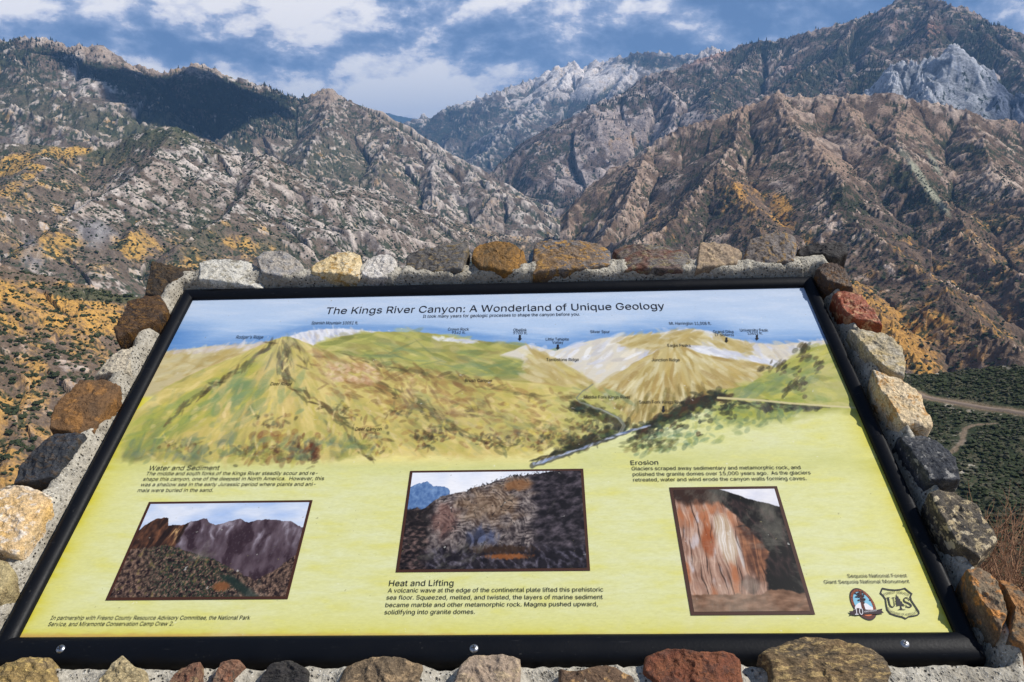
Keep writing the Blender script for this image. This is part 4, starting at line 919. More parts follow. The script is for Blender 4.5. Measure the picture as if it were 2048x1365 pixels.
def paint_ground():
    global CAN
    n1 = fbm(XX/95, YY/22, 4, 1); n2 = fbm(XX/30, YY/6, 3, 2); n3 = fbm(XX/9, YY/2.0, 2, 3)
    base = np.array([0.885, 0.880, 0.590]); pale = np.array([0.905, 0.912, 0.725]); warm = np.array([0.895, 0.865, 0.420])
    CAN = np.ones((CH, CW, 3))*base
    blend(np.clip(0.45+0.8*n1+0.35*n2, 0, 1)*0.8, pale)
    blend(np.clip(-0.15-0.9*n1+0.4*n2, 0, 1)*0.7, warm)
    CAN *= (1+0.03*n3+0.02*n2)[..., None]
    blend(sst(n2+0.6*n3, 0.45, 0.9)*0.25, (0.66, 0.66, 0.32))
    # vivid yellow towards the edges of the sheet
    le = (388-0.517*(YY-601)); re = (1610+0.429*(YY-576))
    e = np.minimum(np.minimum(XX-le, re-XX), (1276-YY)*1.2)
    blend(np.exp(-np.clip(e, 0, 400)/28)*0.8*np.clip(0.8+n1, 0.2, 1), (0.86, 0.80, 0.16))
    blend(sst(1276-YY+3*n2, 12, 2)*0.75, (0.80, 0.62, 0.38))
    # top of the picture field, hint of green round the painting's lower border
    blend(np.exp(-((YY-925)/26)**2)*0.35*(0.6+n1), (0.72, 0.72, 0.30))

SKY_T = [(300, 700), (345, 697), (400, 691), (470, 688), (530, 681), (600, 664), (660, 656), (760, 662), (860, 664), (950, 678), (1060, 690), (1110, 700), (1150, 688), (1200, 676), (1280, 670), (1340, 662), (1400, 658), (1450, 668), (1500, 682), (1540, 690), (1600, 684), (1700, 680)]
def paint_sky():
    st = curve(SKY_T)
    n1 = fbm(XX/120, YY/11, 4, 11); n2 = fbm(XX/40, YY/3.2, 3, 12)
    m = soft(st+6-YY, 2)
    c = np.zeros((CH, CW, 3)); t = np.clip((YY-578)/105, 0, 1)[..., None]
    c = np.array([0.775, 0.835, 0.915])*(1-t)+np.array([0.70, 0.80, 0.92])*t
    blue = np.array([0.33, 0.53, 0.78])
    bm = 0.75*sst(YY-(st-24-8*np.abs(gn(XX/210, YY*0+3, 4))*2), -14, 30)*sst(n1*0.6+0.5*np.cos((XX-360)/330)**2, -0.25, 0.30)
    bm = np.maximum(bm, sst(YY-(st-10), -9, 5)*0.75)
    bm = np.maximum(bm, sst(430-XX+(YY-640)*0.2, -60, 110)*sst(YY, 622, 668))
    bm = np.clip(bm*0.85+0.10*n2, 0, 1)[..., None]
    c = c*(1-bm)+blue*bm
    wh = np.clip(0.1+0.55*n1+0.3*n2, 0, 0.8)[..., None]*(1-bm*0.7)
    c = c*(1-wh)+np.array([0.87, 0.90, 0.95])*wh
    blend(m, c)

G1 = [(0.74, 0.72, 0.40), (0.67, 0.68, 0.37), (0.80, 0.76, 0.48), (0.78, 0.76, 0.42)]
G2 = [(0.50, 0.58, 0.38), (0.46, 0.55, 0.42), (0.55, 0.60, 0.36), (0.42, 0.50, 0.35)]
BR = [(0.50, 0.40, 0.25), (0.58, 0.46, 0.28), (0.42, 0.33, 0.22), (0.63, 0.53, 0.34)]
DKG = [(0.16, 0.17, 0.12), (0.22, 0.22, 0.14), (0.13, 0.15, 0.14), (0.25, 0.19, 0.13)]
TAN = [(0.82, 0.75, 0.53), (0.76, 0.67, 0.43), (0.87, 0.82, 0.64), (0.70, 0.61, 0.36)]
WHT = [(0.93, 0.93, 0.95), (0.86, 0.87, 0.91), (0.96, 0.96, 0.96), (0.78, 0.79, 0.85)]
def layer_fill(top, col, bot=None, wob=2.0):
    t = curve(top)+wob*gn(XX/14, YY*0+top[0][1], 5); m = soft(YY-t, 1.0)
    if bot is not None: m = m*soft(curve(bot)-YY, 3)
    lo, hi = top[0][0], top[-1][0]
    m = m*(XX >= lo)*(XX <= hi)
    blend(m, col)
def paint_mountains():
    # far pale range, left
    A = [(240, 740), (310, 716), (360, 701), (400, 695), (440, 692), (480, 691), (520, 687), (560, 678), (600, 676)]
    layer_fill(A, (0.80, 0.74, 0.56), [(240, 800), (600, 760)])
    strokes(120, within(330, 600, A, [(330, 712), (600, 690)]), [(0.86, 0.83, 0.82), (0.78, 0.72, 0.66), (0.90, 0.86, 0.78)], 14, 4, -0.5)
    strokes(160, within(320, 580, [(320, 712), (580, 692)], [(320, 760), (580, 710)]), TAN+[(0.84, 0.80, 0.62)], 22, 5, -0.35)
    # snowy mountain
    B = [(555, 684), (580, 673), (600, 666), (625, 660), (660, 658), (700, 658), (735, 662), (770, 665), (800, 668)]
    layer_fill(B, (0.91, 0.91, 0.93), [(555, 720), (800, 700)])
    strokes(170, within(570, 760, B, [(570, 700), (760, 684)]), WHT+[(0.70, 0.72, 0.80), (0.86, 0.80, 0.70)], 9, 3, 1.1)
    # olive plateau
    Cc = [(628, 690), (650, 684), (668, 676), (690, 672), (720, 668), (760, 664), (800, 664), (840, 665), (880, 669), (910, 675), (950, 681), (990, 687), (1030, 690), (1070, 697), (1110, 708), (1150, 730), (1190, 770)]
    layer_fill(Cc, (0.66, 0.64, 0.36), [(628, 760), (1190, 790)])
    cb = [(628, 720), (760, 735), (900, 755), (1060, 765), (1190, 785)]
    strokes(420, within(650, 1170, Cc, cb), G1+[(0.60, 0.56, 0.33), (0.75, 0.71, 0.48), (0.52, 0.55, 0.30)], 26, 6, 0.12, 0.8)
    strokes(60, within(700, 1100, [(700, 680), (1100, 720)], [(700, 720), (1100, 765)]), G2, 30, 4, 0.2, 0.5)
    strokes(30, within(868, 950, [(868, 674), (950, 683)], [(868, 680), (950, 687)]), WHT, 12, 3, 0.15)
    # cream and white central peaks
    D = [(1000, 710), (1030, 700), (1045, 692), (1060, 690), (1085, 696), (1110, 702), (1150, 690), (1175, 683), (1200, 677), (1230, 675), (1260, 672), (1310, 668), (1340, 662), (1370, 659), (1400, 659), (1430, 667), (1460, 677), (1500, 685), (1530, 689), (1550, 691), (1600, 685), (1640, 682), (1690, 680)]
    layer_fill(D, (0.88, 0.85, 0.78), [(1000, 711), (1040, 718), (1150, 770), (1400, 760), (1690, 745)])
    db = [(1040, 730), (1180, 765), (1300, 735), (1500, 730), (1690, 725)]
    strokes(330, within(1050, 1680, D, db), WHT+[(0.90, 0.86, 0.76), (0.82, 0.79, 0.76), (0.86, 0.80, 0.68)], 18, 5, lambda x, y: -0.55 if x < 1300 else 0.45, 0.8)
    strokes(200, within(1250, 1500, [(1250, 676), (1340, 664), (1400, 662), (1500, 690)], [(1250, 690), (1350, 706), (1500, 712)]), TAN+[(0.74, 0.66, 0.42)], 22, 5, lambda x, y: -0.3 if x < 1390 else 0.4, 0.85)
    strokes(90, within(1390, 1560, [(1390, 690), (1560, 725)], [(1390, 704), (1560, 738)]), WHT, 20, 4, 0.3, 0.8)
    # tan brush canyon side running down to the valley
    E_ = [(1060, 705), (1100, 712), (1150, 745), (1200, 785), (1230, 800)]
    strokes(260, within(1060, 1215, E_, [(1060, 770), (1140, 785), (1215, 795)]), TAN+[(0.80, 0.74, 0.46)], 26, 6, 0.5, 0.8)
    # tan pyramid, right of the valley
    F_ = [(1158, 800), (1190, 772), (1240, 745), (1290, 715), (1330, 695), (1350, 690), (1380, 700), (1420, 712), (1480, 722), (1540, 735), (1560, 745)]
    layer_fill(F_, (0.80, 0.73, 0.50), [(1158, 812), (1240, 850), (1330, 840), (1440, 790), (1560, 740)])
    fb = [(1158, 812), (1240, 850), (1330, 838), (1440, 790), (1560, 740)]
    strokes(520, within(1165, 1550, F_, fb), TAN+[(0.66, 0.55, 0.32), (0.74, 0.64, 0.36), (0.90, 0.86, 0.70)], 22, 5, lambda x, y: math.atan2(y-680, x-1345)+0.0 if abs(x-1345) > 8 else 1.57, 0.85, 0.18)
    strokes(90, within(1165, 1420, [(1165, 800), (1240, 800), (1420, 770)], fb), [(0.52, 0.44, 0.24), (0.58, 0.50, 0.28), (0.45, 0.42, 0.22)], 16, 4, lambda x, y: math.atan2(y-680, x-1345), 0.7)
    strokes(60, within(1150, 1250, [(1150, 770), (1250, 790)], [(1150, 815), (1250, 860)]), G1+G2[:2], 22, 6, 0.6, 0.7)

HILL = [(180, 905), (240, 850), (280, 815), (330, 775), (400, 741), (470, 714), (520, 692), (548, 680), (565, 674), (580, 674), (600, 681), (640, 697), (680, 708), (740, 722), (800, 738), (880, 748), (960, 757), (1060, 766), (1140, 776), (1180, 786), (1230, 820)]
HBOT = [(180, 925), (300, 928), (450, 935), (640, 930), (700, 918), (800, 916), (900, 918), (1040, 918), (1100, 905), (1180, 880), (1230, 850)]
def paint_hill():
    top = curve(HILL)+1.5*gn(XX/12, YY*0, 6); bot = curve(HBOT)+14*fbm(XX/40, YY/18, 3, 9)-4
    m = soft(YY-top, 1)*sst(bot-YY, -7, 12)*sst(XX-(215+(930-YY)*0.3), 0, 40)*(XX < 1240)*sst(1245-XX, 0, 12)
    blend(m, (0.75, 0.725, 0.42))
    n1 = fbm(XX/60+YY/90, YY/40, 4, 15); blend(m*np.clip(0.3+n1, 0, 1)*0.5, (0.66, 0.67, 0.37)); blend(m*np.clip(n1*-1.2, 0, 1)*0.7, (0.79, 0.73, 0.45))
    fan = lambda x, y: math.atan2(y-655, (x-570)*1.15)
    AN, RD = np.arctan2(YY-655, (XX-570)*0.8), np.hypot(YY-655, (XX-570)*0.8)
    f1 = fbm(AN*5.5+0.3*fbm(XX/50, YY/30, 2, 3), RD/170, 4, 41); f2 = fbm(AN*17, RD/60, 3, 42)
    blend(m*sst(f1+0.5*f2, 0.02, 0.45)*0.75, (0.855, 0.82, 0.545)); blend(m*sst(-f1-0.4*f2, 0.05, 0.5)*0.75, (0.60, 0.59, 0.36))
    blend(m*sst(-f1+0.6*f2, 0.30, 0.6)*0.55, (0.36, 0.40, 0.27)); blend(m*sst(fbm(XX/45, YY/30, 3, 43)+0.3*f2, 0.18, 0.5)*0.35, (0.54, 0.61, 0.43))
    w = within(250, 1200, [(p[0], p[1]+4) for p in HILL], [(p[0], p[1]-12) for p in HBOT])
    strokes(900, w, G1+[(0.76, 0.71, 0.43), (0.67, 0.66, 0.32)], 22, 5, fan, 0.38, 0.25)
    strokes(150, w, G2, 20, 5, fan, 0.26, 0.3)
    strokes(420, within(640, 1180, [(640, 700), (800, 742), (1180, 790)], [(640, 905), (1100, 895), (1180, 870)]), BR+G1+[(0.84, 0.78, 0.56)], 11, 4, 0.35, 0.6, 0.5)
    # warm browns right of the summit, green to the left flank
    strokes(170, within(620, 1000, [(620, 700), (1000, 762)], [(620, 780), (1000, 850)]), BR, 18, 5, 0.45, 0.55, 0.4)
    strokes(110, within(655, 760, [(655, 725), (760, 730)], [(655, 760), (760, 770)]), [(0.86, 0.80, 0.66), (0.72, 0.60, 0.44)], 8, 4, 0.2, 0.7)
    strokes(150, within(260, 520, [(260, 850), (520, 705)], [(260, 910), (520, 800)]), [(0.62, 0.66, 0.30), (0.70, 0.71, 0.33), (0.48, 0.58, 0.34)], 34, 7, -0.62, 0.6)
    strokes(70, within(420, 600, [(420, 770), (600, 720)], [(420, 860), (600, 830)]), [(0.82, 0.76, 0.50), (0.44, 0.56, 0.40)], 24, 8, -0.8, 0.6)
    # ridges and gullies in dark strokes
    for pts, sp, n, ln, al in (([(548, 686), (520, 705), (470, 745), (430, 770), (370, 812), (330, 850)], 2.2, 130, 15, .75),
                               ([(572, 688), (570, 715), (566, 745), (576, 765)], 4, 90, 11, .85),
                               ([(590, 690), (606, 715), (612, 735)], 3, 30, 12, .5),
                               ([(574, 765), (610, 795), (650, 815), (690, 845), (715, 890), (745, 918)], 3.5, 130, 14, .75),
                               ([(760, 772), (800, 790), (850, 815), (885, 845), (930, 865), (985, 890), (1010, 900)], 5, 150, 13, .75),
                               ([(880, 752), (960, 770), (1060, 790), (1150, 800)], 3, 60, 16, .45),
                               ([(900, 810), (1000, 835), (1080, 850), (1160, 862)], 5, 70, 14, .5),
                               ([(690, 712), (780, 735), (860, 747), (920, 752)], 2.5, 60, 14, .55)):
        strokes(int(n*0.5), along(pts, sp*1.5), [(0.30, 0.27, 0.17), (0.34, 0.36, 0.22), (0.42, 0.40, 0.25), (0.40, 0.45, 0.30), (0.22, 0.20, 0.14), (0.50, 0.44, 0.28)], ln, 3.4, line_ang(pts), al, 0.35)
    for (x, y, sx, sy, n) in ((520, 905, 60, 16, 90), (620, 905, 16, 18, 60), (545, 845, 28, 14, 40), (600, 900, 24, 16, 40), (370, 895, 40, 12, 40), (870, 870, 30, 16, 50), (1110, 880, 60, 14, 110), (1180, 850, 30, 14, 60), (745, 880, 30, 24, 40), (840, 880, 24, 20, 40), (990, 880, 40, 14, 60), (690, 825, 26, 18, 30), (800, 830, 30, 20, 30)):
        strokes(n, lambda k: (prg.normal(x, sx*0.6), prg.normal(y, sy*0.6)), DKG+BR[:2]+[(0.36, 0.22, 0.15), (0.34, 0.37, 0.28), (0.30, 0.33, 0.24)], 7, 3.6, -0.6, 0.55, 0.7)
    strokes(60, within(480, 640, [(480, 870), (640, 860)], [(480, 925), (640, 928)]), [(0.40, 0.22, 0.15), (0.30, 0.17, 0.13), (0.52, 0.36, 0.22)], 12, 6, -0.9, 0.6, 0.4)
    strokes(120, within(260, 760, [(260, 880), (760, 870)], [(260, 925), (760, 915)]), [(0.36, 0.48, 0.36), (0.58, 0.62, 0.30), (0.42, 0.50, 0.44)], 20, 6, -0.5, 0.5, 0.5)
    strokes(200, within(300, 1180, [(300, 800), (1180, 800)], HBOT), [(0.85, 0.81, 0.52), (0.80, 0.77, 0.36), (0.88, 0.84, 0.62)], 11, 4, fan, 0.6, 0.5)

def warm_hills():
    global CAN
    m = (soft(YY-curve(HILL), 6)*sst(940-YY, 0, 30)*sst(XX, 230, 330)*sst(XX, 1180, 1060))[..., None]
    CAN = CAN*(1-m)+np.clip(CAN*np.array([1.10, 1.035, 1.03]), 0, 1)*m
def paint_right():
    T = [(1420, 800), (1440, 790), (1470, 776), (1500, 768), (1535, 745), (1560, 730), (1590, 712), (1620, 697), (1650, 690), (1700, 688)]
    top = curve(T); bot = 832+16*fbm(XX/50, YY/20, 3, 33)-sst(XX, 1650, 1400)*-60
    bl = 905-(XX-1230)*0.25+14*fbm(XX/40, YY/18, 3, 34); kk = sst(XX, 1430, 1580); bot = bl*(1-kk)+bot*kk
    m = soft(YY-top, 1)*sst(bot-YY, -8, 26)*sst(XX, 1405, 1450)
    blend(m, (0.66, 0.67, 0.30))
    strokes(260, within(1440, 1690, T, [(1440, 820), (1690, 815)]), G1+[(0.52, 0.60, 0.28), (0.60, 0.60, 0.26), (0.78, 0.75, 0.36)], 26, 6, lambda x, y: -0.45 if y < 740 else 0.08, 0.8)
    strokes(60, within(1470, 1640, [(1470, 780), (1640, 710)], [(1470, 800), (1640, 770)]), G2, 20, 6, -0.5, 0.55)
    for x, y, sx, sy, n in ((1605, 705, 6, 10, 26), (1590, 772, 16, 9, 26), (1560, 735, 18, 8, 22), (1640, 730, 10, 8, 10)):
        strokes(n, lambda k: (prg.normal(x, sx), prg.normal(y, sy)), [(0.26, 0.22, 0.13), (0.34, 0.30, 0.18), (0.22, 0.24, 0.14)], 9, 4, -0.7, 0.75)
    # dark riverside woods
    W1 = [(1275, 868), (1310, 848), (1350, 830), (1390, 808), (1425, 797), (1450, 794)]
    strokes(330, along(W1, 9), DKG+[(0.18, 0.26, 0.20), (0.30, 0.20, 0.14)], 11, 5, line_ang(W1), 0.8, 0.5)
    strokes(260, within(1270, 1600, [(1270, 868), (1430, 800), (1600, 810)], [(1270, 912), (1430, 885), (1600, 826)]), G2+[(0.20, 0.30, 0.24), (0.26, 0.42, 0.34), (0.55, 0.60, 0.30), (0.70, 0.70, 0.34)], 11, 4.5, -0.4, 0.5, 0.6)
    strokes(70, within(1440, 1640, [(1440, 800), (1640, 812)], [(1440, 816), (1640, 822)]), DKG+G2[3:], 9, 4, 0.1, 0.75)
    for x, y, sx, sy in ((1455, 820, 10, 8), (1535, 816, 6, 5), (1390, 845, 20, 12), (1300, 890, 24, 8)):
        strokes(16, lambda k: (prg.normal(x, sx), prg.normal(y, sy)), DKG, 8, 5, -0.4, 0.75, 0.6)
    pline([(1436, 796), (1470, 798), (1520, 801), (1580, 807), (1650, 812), (1712, 816)], 4.5, 3, (0.84, 0.79, 0.58))
    pline([(1440, 800), (1500, 806), (1580, 811), (1660, 816)], 1.5, 1.5, (0.24, 0.24, 0.16), 0.7)
    # riverside woods left of the water
    W2 = [(1120, 905), (1160, 888), (1200, 872), (1235, 858), (1245, 850), (1220, 836), (1180, 822), (1150, 812)]
    strokes(300, along(W2, 8), DKG+[(0.20, 0.27, 0.24), (0.42, 0.48, 0.26), (0.35, 0.30, 0.18)], 10, 5, line_ang(W2), 0.7, 0.5)
    # the two forks
    pline([(1186, 768), (1160, 788), (1153, 797), (1160, 806), (1185, 814), (1215, 825), (1240, 838), (1250, 852), (1243, 866), (1225, 876)], 2.2, 5, (0.50, 0.51, 0.45), 0.9, 2)
    pline([(1166, 806), (1200, 818), (1236, 836), (1246, 852), (1238, 866)], 0.8, 1.6, (0.78, 0.78, 0.74), 0.7, 2)
    pline([(1300, 852), (1262, 862), (1215, 880), (1165, 898), (1110, 917), (1064, 932)], 2.5, 10, (0.33, 0.33, 0.30), 0.8, 3)
    pline([(1300, 851), (1262, 861), (1215, 878), (1165, 896), (1110, 915), (1068, 929)], 1.8, 6, (0.62, 0.65, 0.72), 0.9, 3)
    R_ = [(1290, 853), (1240, 869), (1165, 895), (1080, 925)]
    strokes(60, along(R_, 2.0), [(0.86, 0.88, 0.94), (0.42, 0.52, 0.74), (0.78, 0.80, 0.84), (0.26, 0.30, 0.36)], 12, 1.6, line_ang(R_), 0.8, 0.1)
    strokes(50, along([(1060, 925), (1120, 905), (1180, 888), (1230, 872)], 3), DKG, 10, 2.5, -0.35, 0.7)
    strokes(40, within(1230, 1350, [(1230, 885), (1350, 872)], [(1230, 905), (1350, 902)]), [(0.34, 0.36, 0.22), (0.50, 0.52, 0.28), (0.62, 0.55, 0.34)], 12, 3, -0.3, 0.6)

def quad_map(q):
    """canvas -> unit square of a printed photo (homography through its four corners TL, TR, BR, BL)"""
    src = np.array(q, float); dst = np.array([[0, 0], [1, 0], [1, 1], [0, 1]], float)
    A = []
    for (x, y), (u, v) in zip(src, dst):
        A += [[x, y, 1, 0, 0, 0, -u*x, -u*y, -u], [0, 0, 0, x, y, 1, -v*x, -v*y, -v]]
    H = np.linalg.svd(np.array(A))[2][-1]
    return H
def hom(H, X, Y):
    w = H[6]*X+H[7]*Y+H[8]; return (H[0]*X+H[1]*Y+H[2])/w, (H[3]*X+H[4]*Y+H[5])/w
PH = {'left': [(298, 1004), (624, 1002), (577, 1200), (212, 1201)],
      'mid': [(821, 942), (1166, 939), (1181, 1143), (791, 1145)],
      'right': [(1338, 976), (1553, 973), (1631, 1230), (1382, 1232)]}
def lerp(a, b, t):
    t = np.clip(t, 0, 1)[..., None]; return np.asarray(a)*(1-t)+np.asarray(b)*t

def pic_left(x, y):
    X, Y = x*3.4, y*2.0
    sky = lerp((0.66, 0.76, 0.92), (0.90, 0.92, 0.96), 0.55+0.9*fbm(X*0.9+Y*0.5, Y*2.2, 4, 3)+0.5*y)
    sk = np.interp(x, [0, .02, .04, .08, .12, .15, .17, .20, .25, .30, .34, .37, .39, .41, .46, .50, .54, .60, .63, .66, .70, .78, .83, .88, .92, .96, 1], [.30, .25, .22, .17, .16, .17, .25, .245, .25, .21, .20, .17, .18, .22, .25, .235, .21, .18, .21, .23, .20, .195, .20, .215, .22, .26, .29])+0.012*fbm(X*9, X*0+1, 3, 4)
    far = lerp((0.27, 0.21, 0.24), (0.40, 0.34, 0.37), 0.5+fbm(X*6, Y*2.5, 4, 6))
    ribs = 0.8*ridged(X*2.6-Y*0.5+0.5*fbm(X*2, Y*2, 3, 8), Y*0.8+X*.4, 4, 9)+0.3*fbm(X*9, Y*5, 4, 10)+0.15
    far = lerp(far, (0.60, 0.56, 0.60), (ribs-0.62)*1.5*sst(y, 0.70, 0.30)*sst(fbm(X*4, Y*2, 3, 10), -0.25, 0.3))
    far = lerp(far, (0.19, 0.13, 0.16), sst(ribs, 0.55, 0.2)*0.8)
    far = lerp(far, (0.36, 0.32, 0.34), 0.6*sst(fbm(X*22, Y*18, 2, 12), 0.2, 0.5))
    lf = lerp((0.20, 0.14, 0.12), (0.52, 0.34, 0.24), 0.35+0.8*fbm(X*9, Y*5, 4, 21)); stripes = ridged(X*6+Y*1.5, Y*1.2, 3, 23)
    lf = lerp(lf, (0.80, 0.64, 0.44), sst(stripes, 1.15, 1.5)*sst(np.abs(x-0.24), 0.07, 0.01)*sst(y, .55, .3)); lf = lerp(lf, (0.12, 0.09, 0.09), sst(stripes, 0.6, 0.3)*0.7)
    slope = np.interp(x, [0, .1, .2, .28, .40, .52, .62, .72, .80, .90, 1], [.50, .49, .47, .50, .56, .62, .70, .78, .84, .74, .58])+0.02*fbm(X*8, Y*8, 3, 31)
    b = fbm(X*26, Y*20, 3, 33); b2 = fbm(X*11, Y*9, 3, 34)
    near = lerp((0.21, 0.165, 0.15), (0.56, 0.45, 0.38), 0.42+1.2*fbm(X*14, Y*12, 5, 35, .6))
    near = lerp(near, (0.16, 0.22, 0.17), sst(b, -0.08, 0.16)*sst(np.abs(x-0.42-0.25*(y-.7)), 0.36, 0.12))
    near = lerp(near, (0.52, 0.46, 0.28), sst(b2, 0.28, 0.5)*0.6*sst(x, .7, .4))
    near = lerp(near, (0.10, 0.07, 0.09), sst(-b2+0.3*b, 0.12, 0.4)*0.8); near = lerp(near, (0.80, 0.66, 0.58), sst(fbm(X*34, Y*26, 2, 39), 0.42, 0.6)*sst(y, .62, .95))
    near = lerp(near, (0.55, 0.34, 0.20), sst(-np.hypot((x-.62)/.05, (y-.9)/.05), -1.3, -.6)*.8)
    near = lerp(near, (0.13, 0.19, 0.17), sst(-np.abs((x-.66)-(y-.83)*.9)/.04, -1.5, -.4)*sst(y, .76, .82)*.85)
    c = np.where((y < sk)[..., None], sky, far)
    ml = sst(0.285-x-0.1*(y-.3)+0.012*b2, -0.008, 0.012)*(y > sk); c = c*(1-ml[..., None])+lf*ml[..., None]
    mn = sst(y-slope, -0.006, 0.01); return c*(1-mn[..., None])+near*mn[..., None]

def pic_mid(x, y):
    X, Y = x*3.4, y*2.0
    sky = lerp((0.90, 0.92, 0.97), (0.97, 0.97, 0.98), 0.5+fbm(X*2, Y*2, 2, 1))
    blue = lerp((0.27, 0.40, 0.60), (0.50, 0.62, 0.78), 0.5+0.8*fbm(X*10, Y*8, 4, 3)-0.5*(y-.2))
    bs = np.interp(x, [0, .02, .05, .09, .11, .13, .17, .20, .22, .24, .3], [.16, .14, .12, .10, .12, .15, .16, .16, .18, .22, .3])+.01*fbm(X*16, X*0, 2, 4)
    edge = np.interp(x, [0, .10, .13, .18, .25, .33, .36, .40, .46, .50, .55, .60, .70, .8, 1], [.42, .40, .34, .27, .24, .215, .18, .165, .13, .10, .075, .05, .035, .01, -.05])+.014*fbm(X*12, X*0+2, 3, 5)
    # folded strata: bands bent by chevrons
    q = X*0.95+Y*0.75
    fold = 0.20*np.abs(((q*1.5+0.25*fbm(X*2, Y*2, 2, 7)) % 1.0)-0.5)*2
    band = Y*1.05-X*0.45+fold+0.15*fbm(X*2.2, Y*2.2, 5, 8)
    st = 0.5+0.5*np.sin(band*62+2.0*fbm(X*6, Y*6, 3, 9))
    rock = lerp((0.20, 0.17, 0.18), (0.66, 0.61, 0.58), (st-.5)*0.50*sst(fbm(X*2.5, Y*2.5, 3, 44)+.35-1.4*np.hypot(x-.56, (y-.42)*.9), -.45, .15)+0.75*fbm(X*7, Y*7, 5, 10, .6)+.46)
    rock = lerp(rock, (0.64, 0.47, 0.28), sst(-np.hypot((x-.46)/.24, (y-.36)/.26)+.5*fbm(X*4, Y*4, 3, 11), -1.1, -.3)*.35)
    rock = lerp(rock, (0.56, 0.38, 0.23), sst(-np.hypot((x-.63)/.11, (y-.145)/.08)+.4*fbm(X*5, Y*5, 2, 12), -1.1, -.5)*.8)
    rock = lerp(rock, (0.55, 0.38, 0.33), sst(-np.hypot((x-.22)/.08, (y-.52)/.2)+.4*fbm(X*5, Y*5, 2, 13), -1.2, -.5)*.55)
    rock = lerp(rock, (0.30, 0.36, 0.52), sst(-np.hypot((x-.43)/.12, (y-.70)/.14)+.5*fbm(X*9, Y*3, 3, 14), -1.0, -.2)*.7)
    vert = ridged(X*6+.4*Y+.5*fbm(X*3, Y*3, 3, 45), Y*3.0, 4, 15)
    rock = lerp(rock, (0.07, 0.06, 0.08), sst(vert, .6, .25)*.6*sst(y, .45, .8))
    crack = ridged(X*3.5, Y*3.5, 4, 16); rock = lerp(rock, (0.08, 0.07, 0.08), sst(crack, 1.38, 1.6)*.6)
    dark = lerp((0.10, 0.09, 0.11), (0.52, 0.47, 0.50), .22+.70*fbm(X*5+Y*1.5, Y*8.0, 5, 17, .55)+.2*fbm(X*3, Y*2, 2, 27))
    md = sst(x-(.70+.06*fbm(Y*4, Y*3, 3, 18))-.03*(y-.5), -.01, .06); rock = rock*(1-md[..., None])+dark*md[..., None]
    low = sst(y-.80+.05*fbm(X*5, Y*5, 3, 19), -.04, .06)
    lowc = lerp((0.08, 0.07, 0.10), (0.52, 0.50, 0.56), -.02+.55*(ridged(X*5-Y*3, Y*4, 4, 20)-.5)+.6*fbm(X*10, Y*10, 3, 28))
    rock = rock*(1-low[..., None]*.8)+lowc*low[..., None]*.8
    lw = sst(.14-x+.04*fbm(X*5, Y*5, 2, 21), -.02, .03)
    lcol = lerp((0.07, 0.055, 0.06), (0.60, 0.48, 0.44), -.1+1.1*fbm(X*8, Y*14, 4, 22)+.35*sst(y, .55, .7))
    rock = rock*(1-lw[..., None]*.8)+lcol*lw[..., None]*.8
    gr = sst(-np.hypot((x-.58)/.14, (y-.885)/.035)+.5*fbm(X*14, Y*10, 3, 23), -1.1, -.4); rock = lerp(rock, (0.62, 0.36, 0.17), gr*.8)
    rock = lerp(rock, (0.22, 0.15, 0.10), sst(-np.hypot((x-.55)/.2, (y-.82)/.05)+.6*fbm(X*20, Y*10, 3, 24), -1.1, -.4)*.8)
    c = np.where((y < bs)[..., None], sky, blue); c = np.where(((y < edge) & (x > .235))[..., None], sky, c)
    m = sst(y-edge, -.004, .008)*sst(x-.10-.05*(y-.3), -.1, -.05); c = c*(1-m[..., None])+rock*m[..., None]
    m2 = sst(y-.40+.03*fbm(X*10, Y*4, 2, 25), -.01, .015); c = c*(1-m2[..., None])+rock*m2[..., None]
    sb = sst(fbm(X*22, Y*16, 3, 26), .05, .25)*sst(np.abs(y-edge), .035, .0)*sst(x, .30, .36); return lerp(c, (0.10, 0.09, 0.09), sb*.9)

